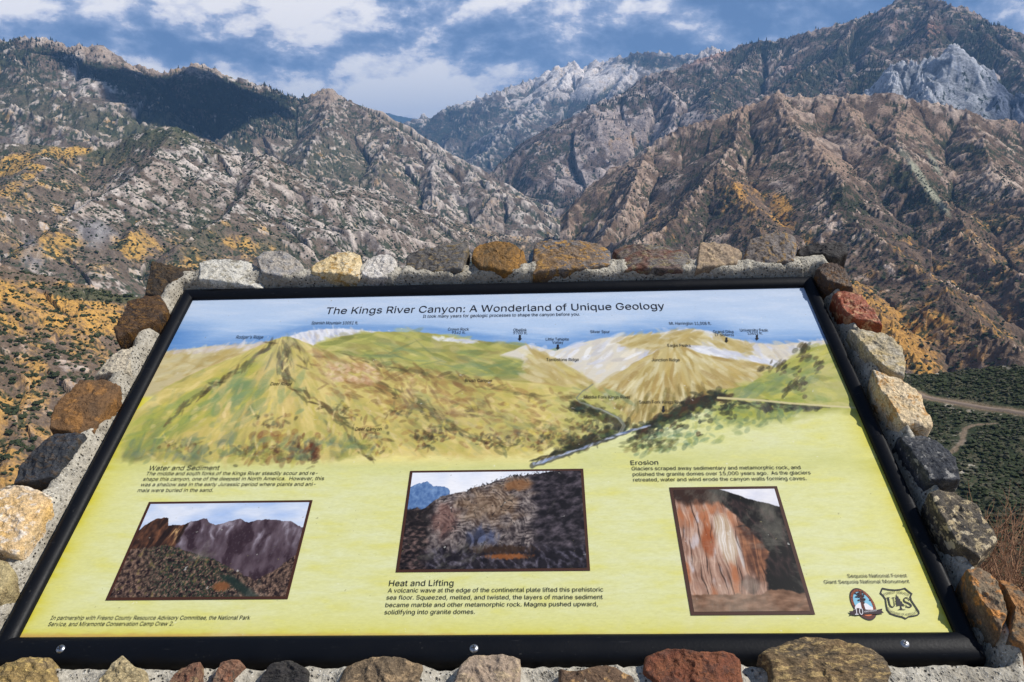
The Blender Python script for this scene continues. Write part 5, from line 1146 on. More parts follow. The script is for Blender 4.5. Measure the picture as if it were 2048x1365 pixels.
def pic_right(x, y):
    X, Y = x*2.0, y*2.5
    wob = .10*fbm(X*3, Y*1.2, 3, 2)
    st = 0.5*ridged((X+wob)*11, Y*.6, 4, 3)+0.42*ridged((X+wob)*23, Y*1.1, 3, 33)
    base = lerp((0.50, 0.35, 0.28), (0.88, 0.74, 0.65), .42+.55*(st-.5)+.4*fbm(X*5, Y*2.5, 4, 4))
    base = lerp(base, (0.72, 0.42, 0.25), sst(fbm(X*3.5, Y*1.1, 3, 5)+.4*sst(y, .5, .15), .12, .5)*.75*sst(x, .62, .45))
    base = lerp(base, (0.84, 0.83, 0.86), sst(fbm(X*5, Y*1.6, 3, 6)-.6*np.abs(y-.62), .1, .4)*.6*sst(x, .5, .2))
    def blob(cx, cy, rx, ry, k=.35, sd=7): return sst(-np.hypot((x-cx)/rx, (y-cy)/ry)+k*fbm(X*6, Y*3, 3, sd), -1.15, -.65)
    base = lerp(base, (0.62, 0.30, 0.14), blob(.24, .46, .055, .14)*.8)
    wf = blob(.415, .43, .095, .24, .25, 8); base = lerp(base, lerp((0.74, 0.63, 0.50), (0.97, 0.95, 0.92), .5+.8*(st-.75)), wf*.95)
    base = lerp(base, (0.86, 0.84, 0.82), blob(.52, .55, .02, .14, .2, 9)*.8)
    col = lerp((0.33, 0.20, 0.15), (0.72, 0.49, 0.34), .2+.5*(ridged((X+wob)*9, Y*.9, 3, 10)-.4)+.5*fbm(X*4, Y*6, 3, 11))
    mc = blob(.66, .52, .17, .28, .25, 12)*sst(x, .5, .56); base = base*(1-mc[..., None])+col*mc[..., None]
    rings = sst(np.sin((y-.25)*95+3*fbm(X*4, Y*2, 2, 13)), .4, .9)*mc*sst(y, .45, .3); base = lerp(base, (0.14, 0.09, 0.08), rings*.7)
    base = lerp(base, (0.07, 0.05, 0.05), sst(st, .28, .08)*.45)
    base = lerp(base, (0.16, 0.10, 0.08), sst(.13+.05*fbm(X*5, Y*3, 3, 14)-y, -.03, .04)*.9)
    edge = np.interp(y, [0, .1, .18, .3, .42, .55, .62, .72, .8, .88, 1], [.36, .42, .50, .60, .70, .78, .72, .70, .69, .66, .66])+.03*fbm(Y*5, Y*2, 3, 15)
    edge2 = np.interp(y, [0, .12, .25, .35], [.36, .45, .52, .60])
    dk = lerp((0.06, 0.045, 0.05), (0.34, 0.25, 0.24), -.1+.65*(ridged(X*4-Y*1.4, Y*1.6+X*1.5, 4, 16)-.45))
    dk = lerp(dk, (0.03, 0.025, 0.03), sst(y, .68, .80)*sst(x, .6, .75))
    m = sst(x-np.maximum(edge, edge2), -.012, .025); base = base*(1-m[..., None])+dk*m[..., None]
    base = lerp(base, (0.10, 0.07, 0.07), blob(.55, .80, .09, .07, .5, 17)*.35)
    fl = sst(y-(.875+.015*fbm(X*6, X*0, 3, 18)-.035*sst(x, .60, .72)+.03*sst(x, .8, 1.)), -.006, .01)
    flc = lerp((0.40, 0.28, 0.20), (0.62, 0.47, 0.37), .5+.9*fbm(X*4, Y*10, 4, 19)-.8*(y-.94)); base = base*(1-fl[..., None])+flc*fl[..., None]
    roof = np.interp(x, [0, .38, .46, .6, .74, .86, .94, 1], [-.1, -.03, .0, .045, .10, .125, .15, .165])+.008*fbm(X*9, X*0, 3, 20)
    ss = sst(roof-y, -.006, .006); base = lerp(base, (0.04, 0.035, 0.04), sst(roof+.05-y, -.02, .01)*sst(x, .3, .42)*.95)
    return base*(1-ss[..., None])+lerp((0.90, 0.90, 0.94), (0.97, 0.96, 0.97), .5+fbm(X*3, Y*6, 2, 21))*ss[..., None]

paint_ground(); paint_sky(); paint_mountains(); paint_hill(); warm_hills(); paint_right()
CAN = CAN*(1+0.025*fbm(XX/2.3, YY/1.3, 2, 71)[..., None])
PRINT_K = 0.76           # print albedo against display value

def sample(X, Y):
    fx = np.clip(X-CX0, 0, CW-1.01); fy = np.clip(Y-CY0, 0, CH-1.01)
    ix = fx.astype(int); iy = fy.astype(int); fx = (fx-ix)[:, None]; fy = (fy-iy)[:, None]
    return (CAN[iy, ix]*(1-fx)+CAN[iy, ix+1]*fx)*(1-fy) + (CAN[iy+1, ix]*(1-fx)+CAN[iy+1, ix+1]*fx)*fy
def print_mat():
    m, N = material('print')
    a = N.add('ShaderNodeVertexColor', layer_name='Col').outputs[0]
    tc = N.add('ShaderNodeTexCoord').outputs['Object']
    mp = N.add('ShaderNodeMapping', ins={0: tc}); mp.inputs['Scale'].default_value = (0.25, 1, 1)
    weave = N.noise(mp.outputs[0], 520, 3, 0.6)
    fine = N.noise(tc, 900, 2, 0.5)
    col = N.mix(0.16, a, N.ramp(weave, [(0.3, 0.75), (0.7, 1.25)]), 'MULTIPLY')
    dirt = N.ramp(N.noise(tc, 170, 2, 0.5), [(0.735, 0), (0.76, 1)])
    col = N.mix(N.math('MULTIPLY', dirt, 0.5), col, (0.20, 0.17, 0.08))
    smg = N.noise(tc, 7, 6, 0.7, 0.8)
    col = N.mix(N.ramp(smg, [(0.55, 0), (0.75, 0.22)]), col, (0.62, 0.58, 0.46))
    spk = N.noise(tc, 75, 3, 0.6)
    col = N.mix(N.ramp(spk, [(0.70, 0), (0.74, 0.35)]), col, (0.75, 0.73, 0.66))
    rg = N.math('ADD', N.math('MULTIPLY', N.noise(tc, 14, 4, 0.6), 0.15), 0.38)
    principled(N, col, rg, 0.22, fine, 0.05, 0.0006)
    return m
PRINT_M = print_mat()
def board():
    nu, nv = 980, 600
    us = np.linspace(0, 1, nu); vs = np.linspace(0, VLEN_M, nv)
    U, V = np.meshgrid(us, vs); X, Y = to_px(PL(U.ravel(), V.ravel()))
    colr = lin(sample(X, Y))*PRINT_K
    Vt = np.column_stack([U.ravel(), V.ravel(), np.zeros(U.size)])
    n = len(Vt)
    # edges and back of the sheet
    back = np.array([[-.02, -.025, -0.004], [1.02, -.025, -0.004], [1.02, VLEN_M+.02, -0.004], [-.02, VLEN_M+.02, -0.004], [-.02, -.025, -0.016], [1.02, -.025, -0.016], [1.02, VLEN_M+.02, -0.016], [-.02, VLEN_M+.02, -0.016]])
    F = np.concatenate([grid_faces(nv, nu), n+np.array([(0, 1, 2, 3), (7, 6, 5, 4), (0, 4, 5, 1), (1, 5, 6, 2), (2, 6, 7, 3), (3, 7, 4, 0)])])
    return mesh('printed_board', np.concatenate([Vt, back]), F, PRINT_M, PANEL, smooth=False, colors=np.concatenate([colr, np.full((8, 3), 0.02)]))
board()
m_, N_ = material('photo_border'); principled(N_, (0.050, 0.018, 0.010), 0.5)
for key, fn, lab, nx, ny, bw in (('left', pic_left, 'printed photo of dark mountain crags above a brushy slope', 380, 250, 0.0035), ('mid', pic_mid, 'printed photo of folded rock strata with a blue peak behind', 400, 260, 0.0035), ('right', pic_right, 'printed photo of orange and white cave formations', 260, 330, 0.0042)):
    q = np.array(PH[key], float); u, v = uv(q[:, 0], q[:, 1])
    u0, u1, v0, v1 = (u[0]+u[3])/2, (u[1]+u[2])/2, (v[2]+v[3])/2, (v[0]+v[1])/2
    x, y = np.meshgrid(np.linspace(0, 1, nx), np.linspace(1, 0, ny))
    c = lin(np.clip(fn(x, y), 0.01, 1))*PRINT_K
    Vt = np.column_stack([(u0+bw+(u1-u0-2*bw)*x).ravel(), (v1-bw-(v1-v0-2*bw)*y).ravel(), np.full(x.size, 0.0008)])
    ph = mesh('photo_print', Vt, grid_faces(ny, nx), PRINT_M, PANEL, smooth=False, colors=c.reshape(-1, 3)); ph['label'] = lab
    pymesh('photo_border', [(u0, v0, .0006), (u1, v0, .0006), (u1, v1, .0006), (u0, v1, .0006), (u0+bw, v0+bw, .0006), (u1-bw, v0+bw, .0006), (u1-bw, v1-bw, .0006), (u0+bw, v1-bw, .0006)], [(0, 1, 5, 4), (1, 2, 6, 5), (2, 3, 7, 6), (3, 0, 4, 7)], m_, ph)
# ---- lettering and emblems on the board
INK, _N = material('black_ink'); principled(_N, (0.012, 0.012, 0.014), 0.5, 0.25)
_fc = bpy.data.curves.new('lettering', 'FONT'); _fo = bpy.data.objects.new('lettering_source', _fc); COL.objects.link(_fo)

try:                                            # the plain sans that ships inside Blender; the built-in face otherwise
    _fc.font = bpy.data.fonts.load(bpy.utils.system_resource('DATAFILES') + '/fonts/Inter.woff2')
except Exception:
    pass
_fc.resolution_u = 4; _fc.fill_mode = 'NONE'
from mathutils.geometry import delaunay_2d_cdt
_GC = {}
def glyph(ch):
    """one character as filled triangles (non-zero winding, so overlapping outlines stay solid)"""
    if ch in _GC: return _GC[ch]
    _fc.body = ch
    dg = bpy.context.evaluated_depsgraph_get(); dg.update()
    me = bpy.data.meshes.new_from_object(_fo.evaluated_get(dg))
    P = [Vector(v.co[:2]) for v in me.vertices]; E = [tuple(e.vertices) for e in me.edges]
    bpy.data.meshes.remove(me)
    if not P:
        _GC[ch] = (np.zeros((0, 2)), []); return _GC[ch]
    # walk every outline in point order
    nxt = {}
    for a, b in E: nxt.setdefault(a, []).append(b); nxt.setdefault(b, []).append(a)
    seen, loops = set(), []
    for i in range(len(P)):
        if i in seen: continue
        lp = [i]; seen.add(i); k = min(nxt[i]) if (i+1) not in nxt[i] else i+1
        while k not in seen:
            lp.append(k); seen.add(k); c = [q for q in nxt[k] if q not in seen]
            if not c: break
            k = c[0]
        loops.append(np.array([P[q][:] for q in lp]))
    V, _, F = delaunay_2d_cdt(P, E, [], 0, 1e-6)[:3]
    V = np.array([v[:] for v in V]); out = []
    for f in F:
        c = V[list(f)].mean(0); w = 0
        for lp in loops:
            a, b = lp, np.roll(lp, -1, 0)
            cr = (b[:, 0]-a[:, 0])*(c[1]-a[:, 1])-(c[0]-a[:, 0])*(b[:, 1]-a[:, 1])
            w += int(np.sum((a[:, 1] <= c[1]) & (b[:, 1] > c[1]) & (cr > 0)))-int(np.sum((a[:, 1] > c[1]) & (b[:, 1] <= c[1]) & (cr < 0)))
        if w != 0: out.append(tuple(f))
    _GC[ch] = (V, out); return _GC[ch]
_GW = {}
def advance(pre, ch):
    def right(t):
        if t not in _GW:
            _fc.body = t+'|'; dg = bpy.context.evaluated_depsgraph_get(); dg.update()
            me = bpy.data.meshes.new_from_object(_fo.evaluated_get(dg)); _GW[t] = max(v.co.x for v in me.vertices); bpy.data.meshes.remove(me)
        return _GW[t]
    return right(ch)-right('')
def glyphs(txt):
    """flat filled line of text as (points, faces) with the baseline at y = 0"""
    V, F, x = [], [], 0.0
    for ch in txt:
        P, f = glyph(ch); b = len(V)
        V += [(p[0]+x, p[1]) for p in P]; F += [tuple(i+b for i in q) for q in f]
        x += advance('', ch)
    return np.array(V), F
CAPH = glyphs('H')[0][:, 1].max()
def lettering(lines, label=None, ink=INK, bold=0.0, h=0.0007):
    """lines: (text, left px, right px, baseline y left, baseline y right, cap height px); one mesh for the block"""
    V, F = [], []
    for (t, xl, xr, yl, yr, cap) in lines:
        P, f = glyphs(t)
        u, v = uv(np.array([xl, xr, (xl+xr)/2, (xl+xr)/2]), np.array([yl, yr, (yl+yr)/2, (yl+yr)/2-cap]))
        x0, x1 = P[:, 0].min(), P[:, 0].max()
        s = (P[:, 0]-x0)/(x1-x0)
        U = u[0]+(u[1]-u[0])*s; Vv = v[0]+(v[1]-v[0])*s + P[:, 1]/CAPH*(v[3]-v[2])
        b = len(V); V += [(a, c, h) for a, c in zip(U, Vv)]; F += [tuple(i+b for i in q) for q in f]
    o = pymesh('lettering', V, F, ink, PANEL)
    if label: o['label'] = label
    return o
lettering([('The Kings River Canyon: A Wonderland of Unique Geology', 651, 1330, 629, 619, 13.2)], 'large title line of the board')
lettering([('It took many years for geologic processes to shape the canyon before you.', 846, 1160, 636.5, 632, 6.0)], 'small line under the title')
def place(rows, lab): lettering([(t, a, b, y, y, c) for t, a, b, y, c in rows], lab)
place([('Spanish Mountain 10051 ft.', 623, 716, 649.5, 5.8)], 'mountain name above the snowy peak')
place([("Rodger's Ridge", 472, 526, 678, 6)], 'ridge name left of the green summit')
place([('Crown Rock', 896, 938, 662, 5.6), ('9342 ft.', 904, 931, 668.5, 5.2)], 'rock name with its height')
place([('Obelisk', 1027, 1054, 663.5, 5.6), ('9700 ft.', 1027, 1055, 669.5, 5.2)], 'rock name with its height above an arrow')
place([('Little Tehipite', 1092, 1138, 682, 5.6), ('Valley', 1105, 1127, 688.5, 5.6)], 'valley name above an arrow')
place([('Silver Spur', 1181, 1220, 667, 5.6)], 'spur name over the white peaks')
place([('Mt. Harrington 11,008 ft.', 1339, 1423, 650.5, 5.8)], 'mountain name with its height, right side')
place([('Eagle Peaks', 1336, 1382, 694.5, 5.8)], 'name of the tan peaks')
place([('Grand Dike', 1427, 1468, 667, 5.6), ('(7 sisters)', 1431, 1468, 673, 5.4)], 'dike name above an arrow')
place([('University Peak', 1481, 1537, 664, 5.8), ('13632 ft.', 1496, 1526, 670, 5.2)], 'peak name with its height above an arrow')
place([('Tombstone Ridge', 1093, 1158, 723, 6)], 'ridge name left of the valley')
place([('Junction Ridge', 1304, 1360, 723.5, 6)], 'ridge name on the tan pyramid')
place([('Brush Canyon', 930, 984, 765, 6.2)], 'canyon name on the green hills')
place([('Deer Ridge', 541, 583, 771.5, 6.2)], 'ridge name below the green summit')
place([('Deer Canyon', 711, 763, 862, 6.6)], 'canyon name low on the hill')
place([('Middle Fork Kings River', 1168, 1261, 798, 6.2)], 'river name beside the upper bend')
place([('South Fork Kings River', 1279, 1370, 808, 6.2)], 'river name above an arrow')
lettering([('Water and Sediment', 297, 438, 941.5, 941, 9)], 'heading of the left text')
lettering([('The middle and south forks of the Kings River steadily scour and re-', 292, 635, 951.5, 950.5, 7), ('shape this canyon, one of the deepest in North America.  However, this', 286, 648, 962.5, 961, 7),
           ('was a shallow sea in the early Jurassic period where plants and ani-', 281, 631, 973.5, 972.5, 7), ('mals were buried in the sand.', 275, 426, 985, 984.5, 7)], 'left paragraph')
lettering([('Heat and Lifting', 778, 907, 1173, 1172.5, 11.5)], 'heading of the middle text')
lettering([('A volcanic wave at the edge of the continental plate lifted this prehistoric', 776, 1207, 1186, 1184, 8.6), ('sea floor. Squeezed, melted, and twisted, the layers of marine sediment', 773, 1206, 1200, 1199, 8.6),
           ('became marble and other metamorphic rock. Magma pushed upward,', 771, 1196, 1215, 1213, 8.6), ('solidifying into granite domes.', 769, 950, 1229.5, 1228.5, 8.8)], 'middle paragraph')
lettering([('Erosion', 1262, 1317, 931, 930, 9)], 'heading of the right text')
lettering([('Glaciers scraped away sedimentary and metamorphic rock, and', 1264, 1602, 941.5, 939, 7.2), ('polished the granite domes over 15,000 years ago.  As the glaciers', 1266, 1622, 953, 949.5, 7.2),
           ('retreated, water and wind erode the canyon walls forming caves.', 1267, 1614, 964, 961, 7.2)], 'right paragraph')
lettering([('In partnership with Fresno County Resource Advisory Committee, the National Park', 101, 500, 1240.5, 1240, 8), ('Service, and Miramonte Conservation Camp Crew 2.', 96, 347, 1253, 1252, 8)], 'credit line at the lower left')
lettering([('Sequoia National Forest', 1696, 1815, 1156.5, 1155.5, 7.2), ('Giant Sequoia National Monument', 1649, 1820, 1168.5, 1167, 7.2)], 'forest name at the lower right')

def on_board(P, h):
    P = np.array(P, float); u, v = uv(P[:, 0], P[:, 1]); return [(a, b, h) for a, b in zip(u, v)]
for (x, y0, y1) in ((1040, 671, 683), (1116, 690, 700.5), (1453, 676, 686.5), (1514, 671, 682), (1327, 813, 827)):
    l = (y1-y0); w = 1.9; hw = 4.2; sk = 0.05*l
    P = [(x-w, y0), (x+w, y0), (x+w, y1-l*.42), (x+hw, y1-l*.42), (x, y1), (x-hw, y1-l*.42), (x-w, y1-l*.42)]
    pymesh('arrow', on_board(P, 0.0007), [tuple(range(7))[::-1]], INK, PANEL)

def ring(outer, inner):
    n = len(outer); return list(outer)+list(inner), [(i, (i+1) % n, n+(i+1) % n, n+i) for i in range(n)]
def bent(txt, path, cap, spread=1.0):
    """text along a path of photo pixels, letters standing on its left side"""
    P, F = glyphs(txt); p = np.array(path, float); L = np.concatenate([[0], np.cumsum(np.hypot(*np.diff(p, axis=0).T))])
    d = np.gradient(p, axis=0); d /= np.hypot(*d.T)[:, None]
    s = (P[:, 0]-P[:, 0].min())/(P[:, 0].max()-P[:, 0].min())*L[-1]
    bx, by = np.interp(s, L, p[:, 0]), np.interp(s, L, p[:, 1]); nx, ny = np.interp(s, L, d[:, 1]), np.interp(s, L, -d[:, 0])
    t = P[:, 1]/CAPH*cap
    return np.column_stack([bx+nx*t, by+ny*t]), F
def zp(pts): return [(1640+x/7.314, 1120+y/7.314) for x, y in pts]
def smooth_path(pts, n=60):
    p = np.array(pts, float)
    for _ in range(3):
        q = np.empty((2*len(p), 2)); nx = np.roll(p, -1, 0); q[0::2] = .75*p+.25*nx; q[1::2] = .25*p+.75*nx; p = q
    return p
def open_path(pts, n=40):
    p = np.array(pts, float); t = np.linspace(0, 1, len(p)); c = np.polyfit(t, p, min(len(p)-1, 4)); tt = np.linspace(0, 1, n)
    return np.column_stack([np.polyval(c[:, 0], tt), np.polyval(c[:, 1], tt)])
def shape(name, P, F, mat, parent, h):
    o = pymesh(name, on_board(P, h), F, mat, parent); return o
def inkmat(name, c):
    m, N = material(name); principled(N, lin(c)*PRINT_K, 0.5, 0.25); return m
def emblems():
    # shield
    sh = [(905, 412), (1000, 432), (1090, 439), (1170, 432), (1240, 412), (1296, 458), (1352, 500), (1330, 548), (1345, 600), (1400, 680), (1452, 760), (1455, 795), (1436, 818), (1380, 834), (1300, 845), (1252, 877), (1200, 851), (1110, 832), (1020, 800), (972, 735), (956, 650), (948, 585), (918, 540), (872, 494)]
    c = np.mean(sh, 0); s_ = np.array(sh, float)
    def inset(P, w):
        P = np.array(P, float); e = np.roll(P, -1, 0)-P; e /= np.hypot(*e.T)[:, None]; n1 = np.column_stack([-e[:, 1], e[:, 0]]); n0 = np.roll(n1, 1, 0)
        b = n0+n1; b /= np.hypot(*b.T)[:, None]; k = 1/np.maximum(0.5, (b*n1).sum(1)); return P+b*(w*k)[:, None]
    V, F = ring(s_, inset(s_, 19))
    root = shape('shield_emblem', zp(V), F, INK, PANEL, 0.0008); root['label'] = 'black outlined shield with a conifer between two letters'
    tree = [(1112, 503), (1132, 545), (1142, 540), (1152, 575), (1168, 578), (1176, 612), (1194, 615), (1206, 648), (1222, 652), (1238, 684), (1190, 672), (1192, 705), (1205, 728), (1246, 730), (1246, 737), (1140, 737), (1140, 731), (1168, 726), (1174, 700), (1172, 672), (1116, 684), (1122, 655), (1108, 650), (1114, 618), (1104, 612), (1114, 580), (1100, 574), (1112, 545)]
    shape('conifer_mark', zp(tree), [tuple(range(len(tree)))], INK, root, 0.0008)
    V, F = [], []
    def addtxt(P, f):
        b = len(V); V.extend([tuple(q) for q in P]); F.extend([tuple(i+b for i in q) for q in f])
    def serif(parts):
        for poly in parts:
            b = len(V); V.extend(zp(poly)); F.append(tuple(range(b, b+len(poly))))
    # the two serif letters as drawn strokes
    def stroke(pts, w):
        p = np.array(pts, float); d = np.gradient(p, axis=0); d /= np.hypot(*d.T)[:, None]; n = np.column_stack([-d[:, 1], d[:, 0]]); w = np.broadcast_to(w, len(p))[:, None]/2
        a, b_ = p+n*w, p-n*w; b = len(V); m = len(p); V.extend(zp(np.concatenate([a, b_]))); F.extend([(b+i, b+i+1, b+m+i+1, b+m+i) for i in range(m-1)])
    stroke(open_path([(993, 560), (1008, 620), (1022, 665), (1046, 694), (1076, 690), (1088, 655)], 24), np.linspace(24, 10, 24)); stroke([(1088, 655), (1080, 605), (1070, 560)], 10)
    stroke([(972, 560), (1020, 556)], 8); stroke([(1048, 560), (1092, 556)], 8)
    stroke(open_path([(1303, 596), (1288, 572), (1262, 560), (1236, 566), (1226, 592), (1246, 622)], 20), np.linspace(9, 20, 20)); stroke(open_path([(1246, 622), (1290, 640), (1326, 662), (1332, 684), (1308, 700), (1276, 692), (1254, 664)], 24), np.concatenate([np.linspace(20, 22, 12), np.linspace(20, 8, 12)]))
    stroke([(1308, 560), (1305, 602)], 8); stroke([(1252, 660), (1262, 702)], 8)
    addtxt(*bent('FOREST SERVICE', zp(open_path([(938, 532), (1010, 508), (1100, 498), (1190, 506), (1300, 534)])), 4.6))
    addtxt(*bent('DEPARTMENT OF AGRICULTURE', zp(open_path([(978, 706), (1010, 762), (1090, 798), (1180, 818), (1280, 818), (1380, 800), (1425, 770), (1418, 712)])), 4.4))
    shape('shield_lettering', V, F, INK, root, 0.0008)
    # oval badge
    maroon, sky, white, orange, purple = inkmat('maroon_ink', (0.36, 0.15, 0.10)), inkmat('sky_ink', (0.52, 0.78, 0.88)), inkmat('white_ink', (0.95, 0.94, 0.95)), inkmat('orange_ink', (0.86, 0.47, 0.27)), inkmat('ribbon_ink', (0.20, 0.13, 0.17))
    cx, cy = 1726.0, 1209.5
    # ellipse leaning with the print
    def ell(k, n=56): 
        a = np.linspace(0, 2*np.pi, n, endpoint=False); ca, sa = np.cos(a), np.sin(a)
        return np.column_stack([cx+k*(25.2*ca+9.0*sa), cy+k*(6.5*ca+31.5*sa)])
    V, F = ring(ell(1.0), ell(0.93)); b = shape('oval_badge', V, F, purple, PANEL, 0.0008); b['label'] = 'oval coloured badge with a giant tree and a ribbon'
    V, F = ring(ell(0.93), ell(0.76)); shape('badge_rim', V, F, maroon, b, 0.0008)
    e = ell(0.76, 48); shape('badge_sky', list(e), [tuple(range(len(e)))[::-1]], sky, b, 0.0008)
    lo = [p for p in ell(0.755, 120) if p[1] > 1216]; lo = sorted(lo, key=lambda p: math.atan2(p[1]-1224, p[0]-1728)); shape('badge_ground', lo, [tuple(range(len(lo)))], orange, b, 0.0010)
    mt = [(1709, 1216), (1712, 1211), (1716, 1208), (1720, 1206), (1723, 1208), (1728, 1207), (1734, 1209), (1739, 1213), (1745, 1216), (1746, 1221), (1712, 1221)]
    shape('badge_mountains', mt, [tuple(range(len(mt)))], white, b, 0.0011)
    rgx = np.random.default_rng(3); V, F = [], []
    tr = [(1718.5, 1185), (1722.5, 1184), (1724, 1196), (1727, 1210), (1731, 1222), (1737, 1229), (1729, 1226), (1723, 1229), (1724, 1222), (1721, 1208), (1719, 1195)]
    shape('badge_trunk', tr, [tuple(range(len(tr)))], maroon, b, 0.0013)
    for k in range(34):
        t = rgx.uniform(0, 1); x = 1719.5+5*t+rgx.normal(0, 5.0*(.7+.4*t)); y = 1186+21*t+rgx.normal(0, 1.6); r = rgx.uniform(.9, 2.1)
        a0 = len(V); V += [(x+r*1.3*math.cos(q), y+r*math.sin(q)) for q in np.linspace(0, 2*math.pi, 7)[:-1]]; F.append(tuple(range(a0, a0+6)))
    shape('badge_foliage', V, F, purple, b, 0.0014 )
    rb = [(1697, 1224.5), (1705, 1224), (1711, 1218), (1720, 1218.5), (1736, 1222), (1752, 1222), (1764, 1219), (1763, 1223.5), (1767, 1228), (1755, 1230), (1740, 1230), (1724, 1231), (1712, 1232.5), (1703, 1231), (1699, 1233.5), (1701, 1229)]
    shape('badge_ribbon', rb, [tuple(range(len(rb)))], purple, b, 0.0016)
    V, F = [], []
    P, f = glyphs('10'); s = (P[:, 0]-P[:, 0].min())/(P[:, 0].max()-P[:, 0].min()); V += [(1709.5+16.5*a+0.12*(-y/CAPH*12)+0, 1231.5-y/CAPH*13.5) for a, y in zip(s, P[:, 1])]; F += f
    P, f = bent('ANNIVERSARY', [(1728, 1227.5), (1736, 1226.2), (1745, 1225.4), (1753, 1224.6)], 3.4); k = len(V); V += [tuple(q) for q in P]; F += [tuple(i+k for i in q) for q in f]
    shape('badge_lettering', V, F, white, b, 0.0018)
    P, f = bent('GIANT SEQUOIA NATIONAL MONUMENT', [tuple(ell(0.80, 200)[i % 200]) for i in range(92, 212, 4)], 3.6); shape('badge_rim_lettering', P, f, orange, b, 0.0010)
emblems()
bpy.data.objects.remove(_fo); bpy.data.curves.remove(_fc)
# ---------------------------------------------------------------- the cloud that shades the wooded bowl on the left
def cloud():
    out = [(128, 122), (190, 132), (290, 152), (400, 152), (470, 160), (545, 190), (600, 212), (617, 218), (560, 226), (500, 240), (455, 262), (418, 276), (360, 262), (312, 242), (290, 226), (258, 208), (250, 185), (205, 160), (150, 138)]
    az, r, h, px, py = TERRAIN['left_range']
    pts = []
    for (a, b) in out:                              # where each bit of the shadow's edge lies on the slope
        m = np.argmin((px-a)**2+(py-(b+7))**2+(r[:, None] > 5380)*4000); j, i = np.unravel_index(m, px.shape)
        P = np.array([r[j]*math.sin(az[i]), r[j]*math.cos(az[i]), h[j, i]])
        k = (3400-P[2])/SUND[2]; pts.append((P+k*SUND)[:2])
    pts = np.array(pts); c = pts.mean(0)
    n = 150; seg = np.roll(pts, -1, 0)-pts; L = np.hypot(*seg.T); cs = np.concatenate([[0], np.cumsum(L)]); t = np.linspace(0, cs[-1], n, endpoint=False)
    ix = np.clip(np.searchsorted(cs, t, side='right')-1, 0, len(pts)-1); O = pts[ix]+seg[ix]*((t-cs[ix])/L[ix])[:, None]; rel = O-c
    V, F = [], []
    prof = [(0.02, -60), (0.5, -70), (0.85, -50), (0.97, 0), (1.0, 60), (0.96, 150), (0.85, 270), (0.68, 380), (0.45, 470), (0.22, 520), (0.02, 530)]
    for s, z in prof:
        q = rel*s; bump = 0.98+0.05*fbm((c[0]+q[:, 0])/260, (c[1]+q[:, 1]+z)/260, 3, 4)*(s > 0.3)*(s < 0.96)
        zz = z+(110*ridged((c[0]+q[:, 0])/420, (c[1]+q[:, 1])/420, 3, 6)*(z > 0)*(1 if s < .99 else .2))
        V.append(np.column_stack([c+q*bump[:, None], 3400+zz]))
    V = np.concatenate(V); m = len(prof)
    F = [(k*n+j, k*n+(j+1) % n, (k+1)*n+(j+1) % n, (k+1)*n+j) for k in range(m-1) for j in range(n)]
    mt, N = material('cloud'); principled(N, (0.9, 0.9, 0.9), 1.0, 0.0)
    tag(mesh('cloud', V, np.array(F), mt), kind='structure')
cloud()

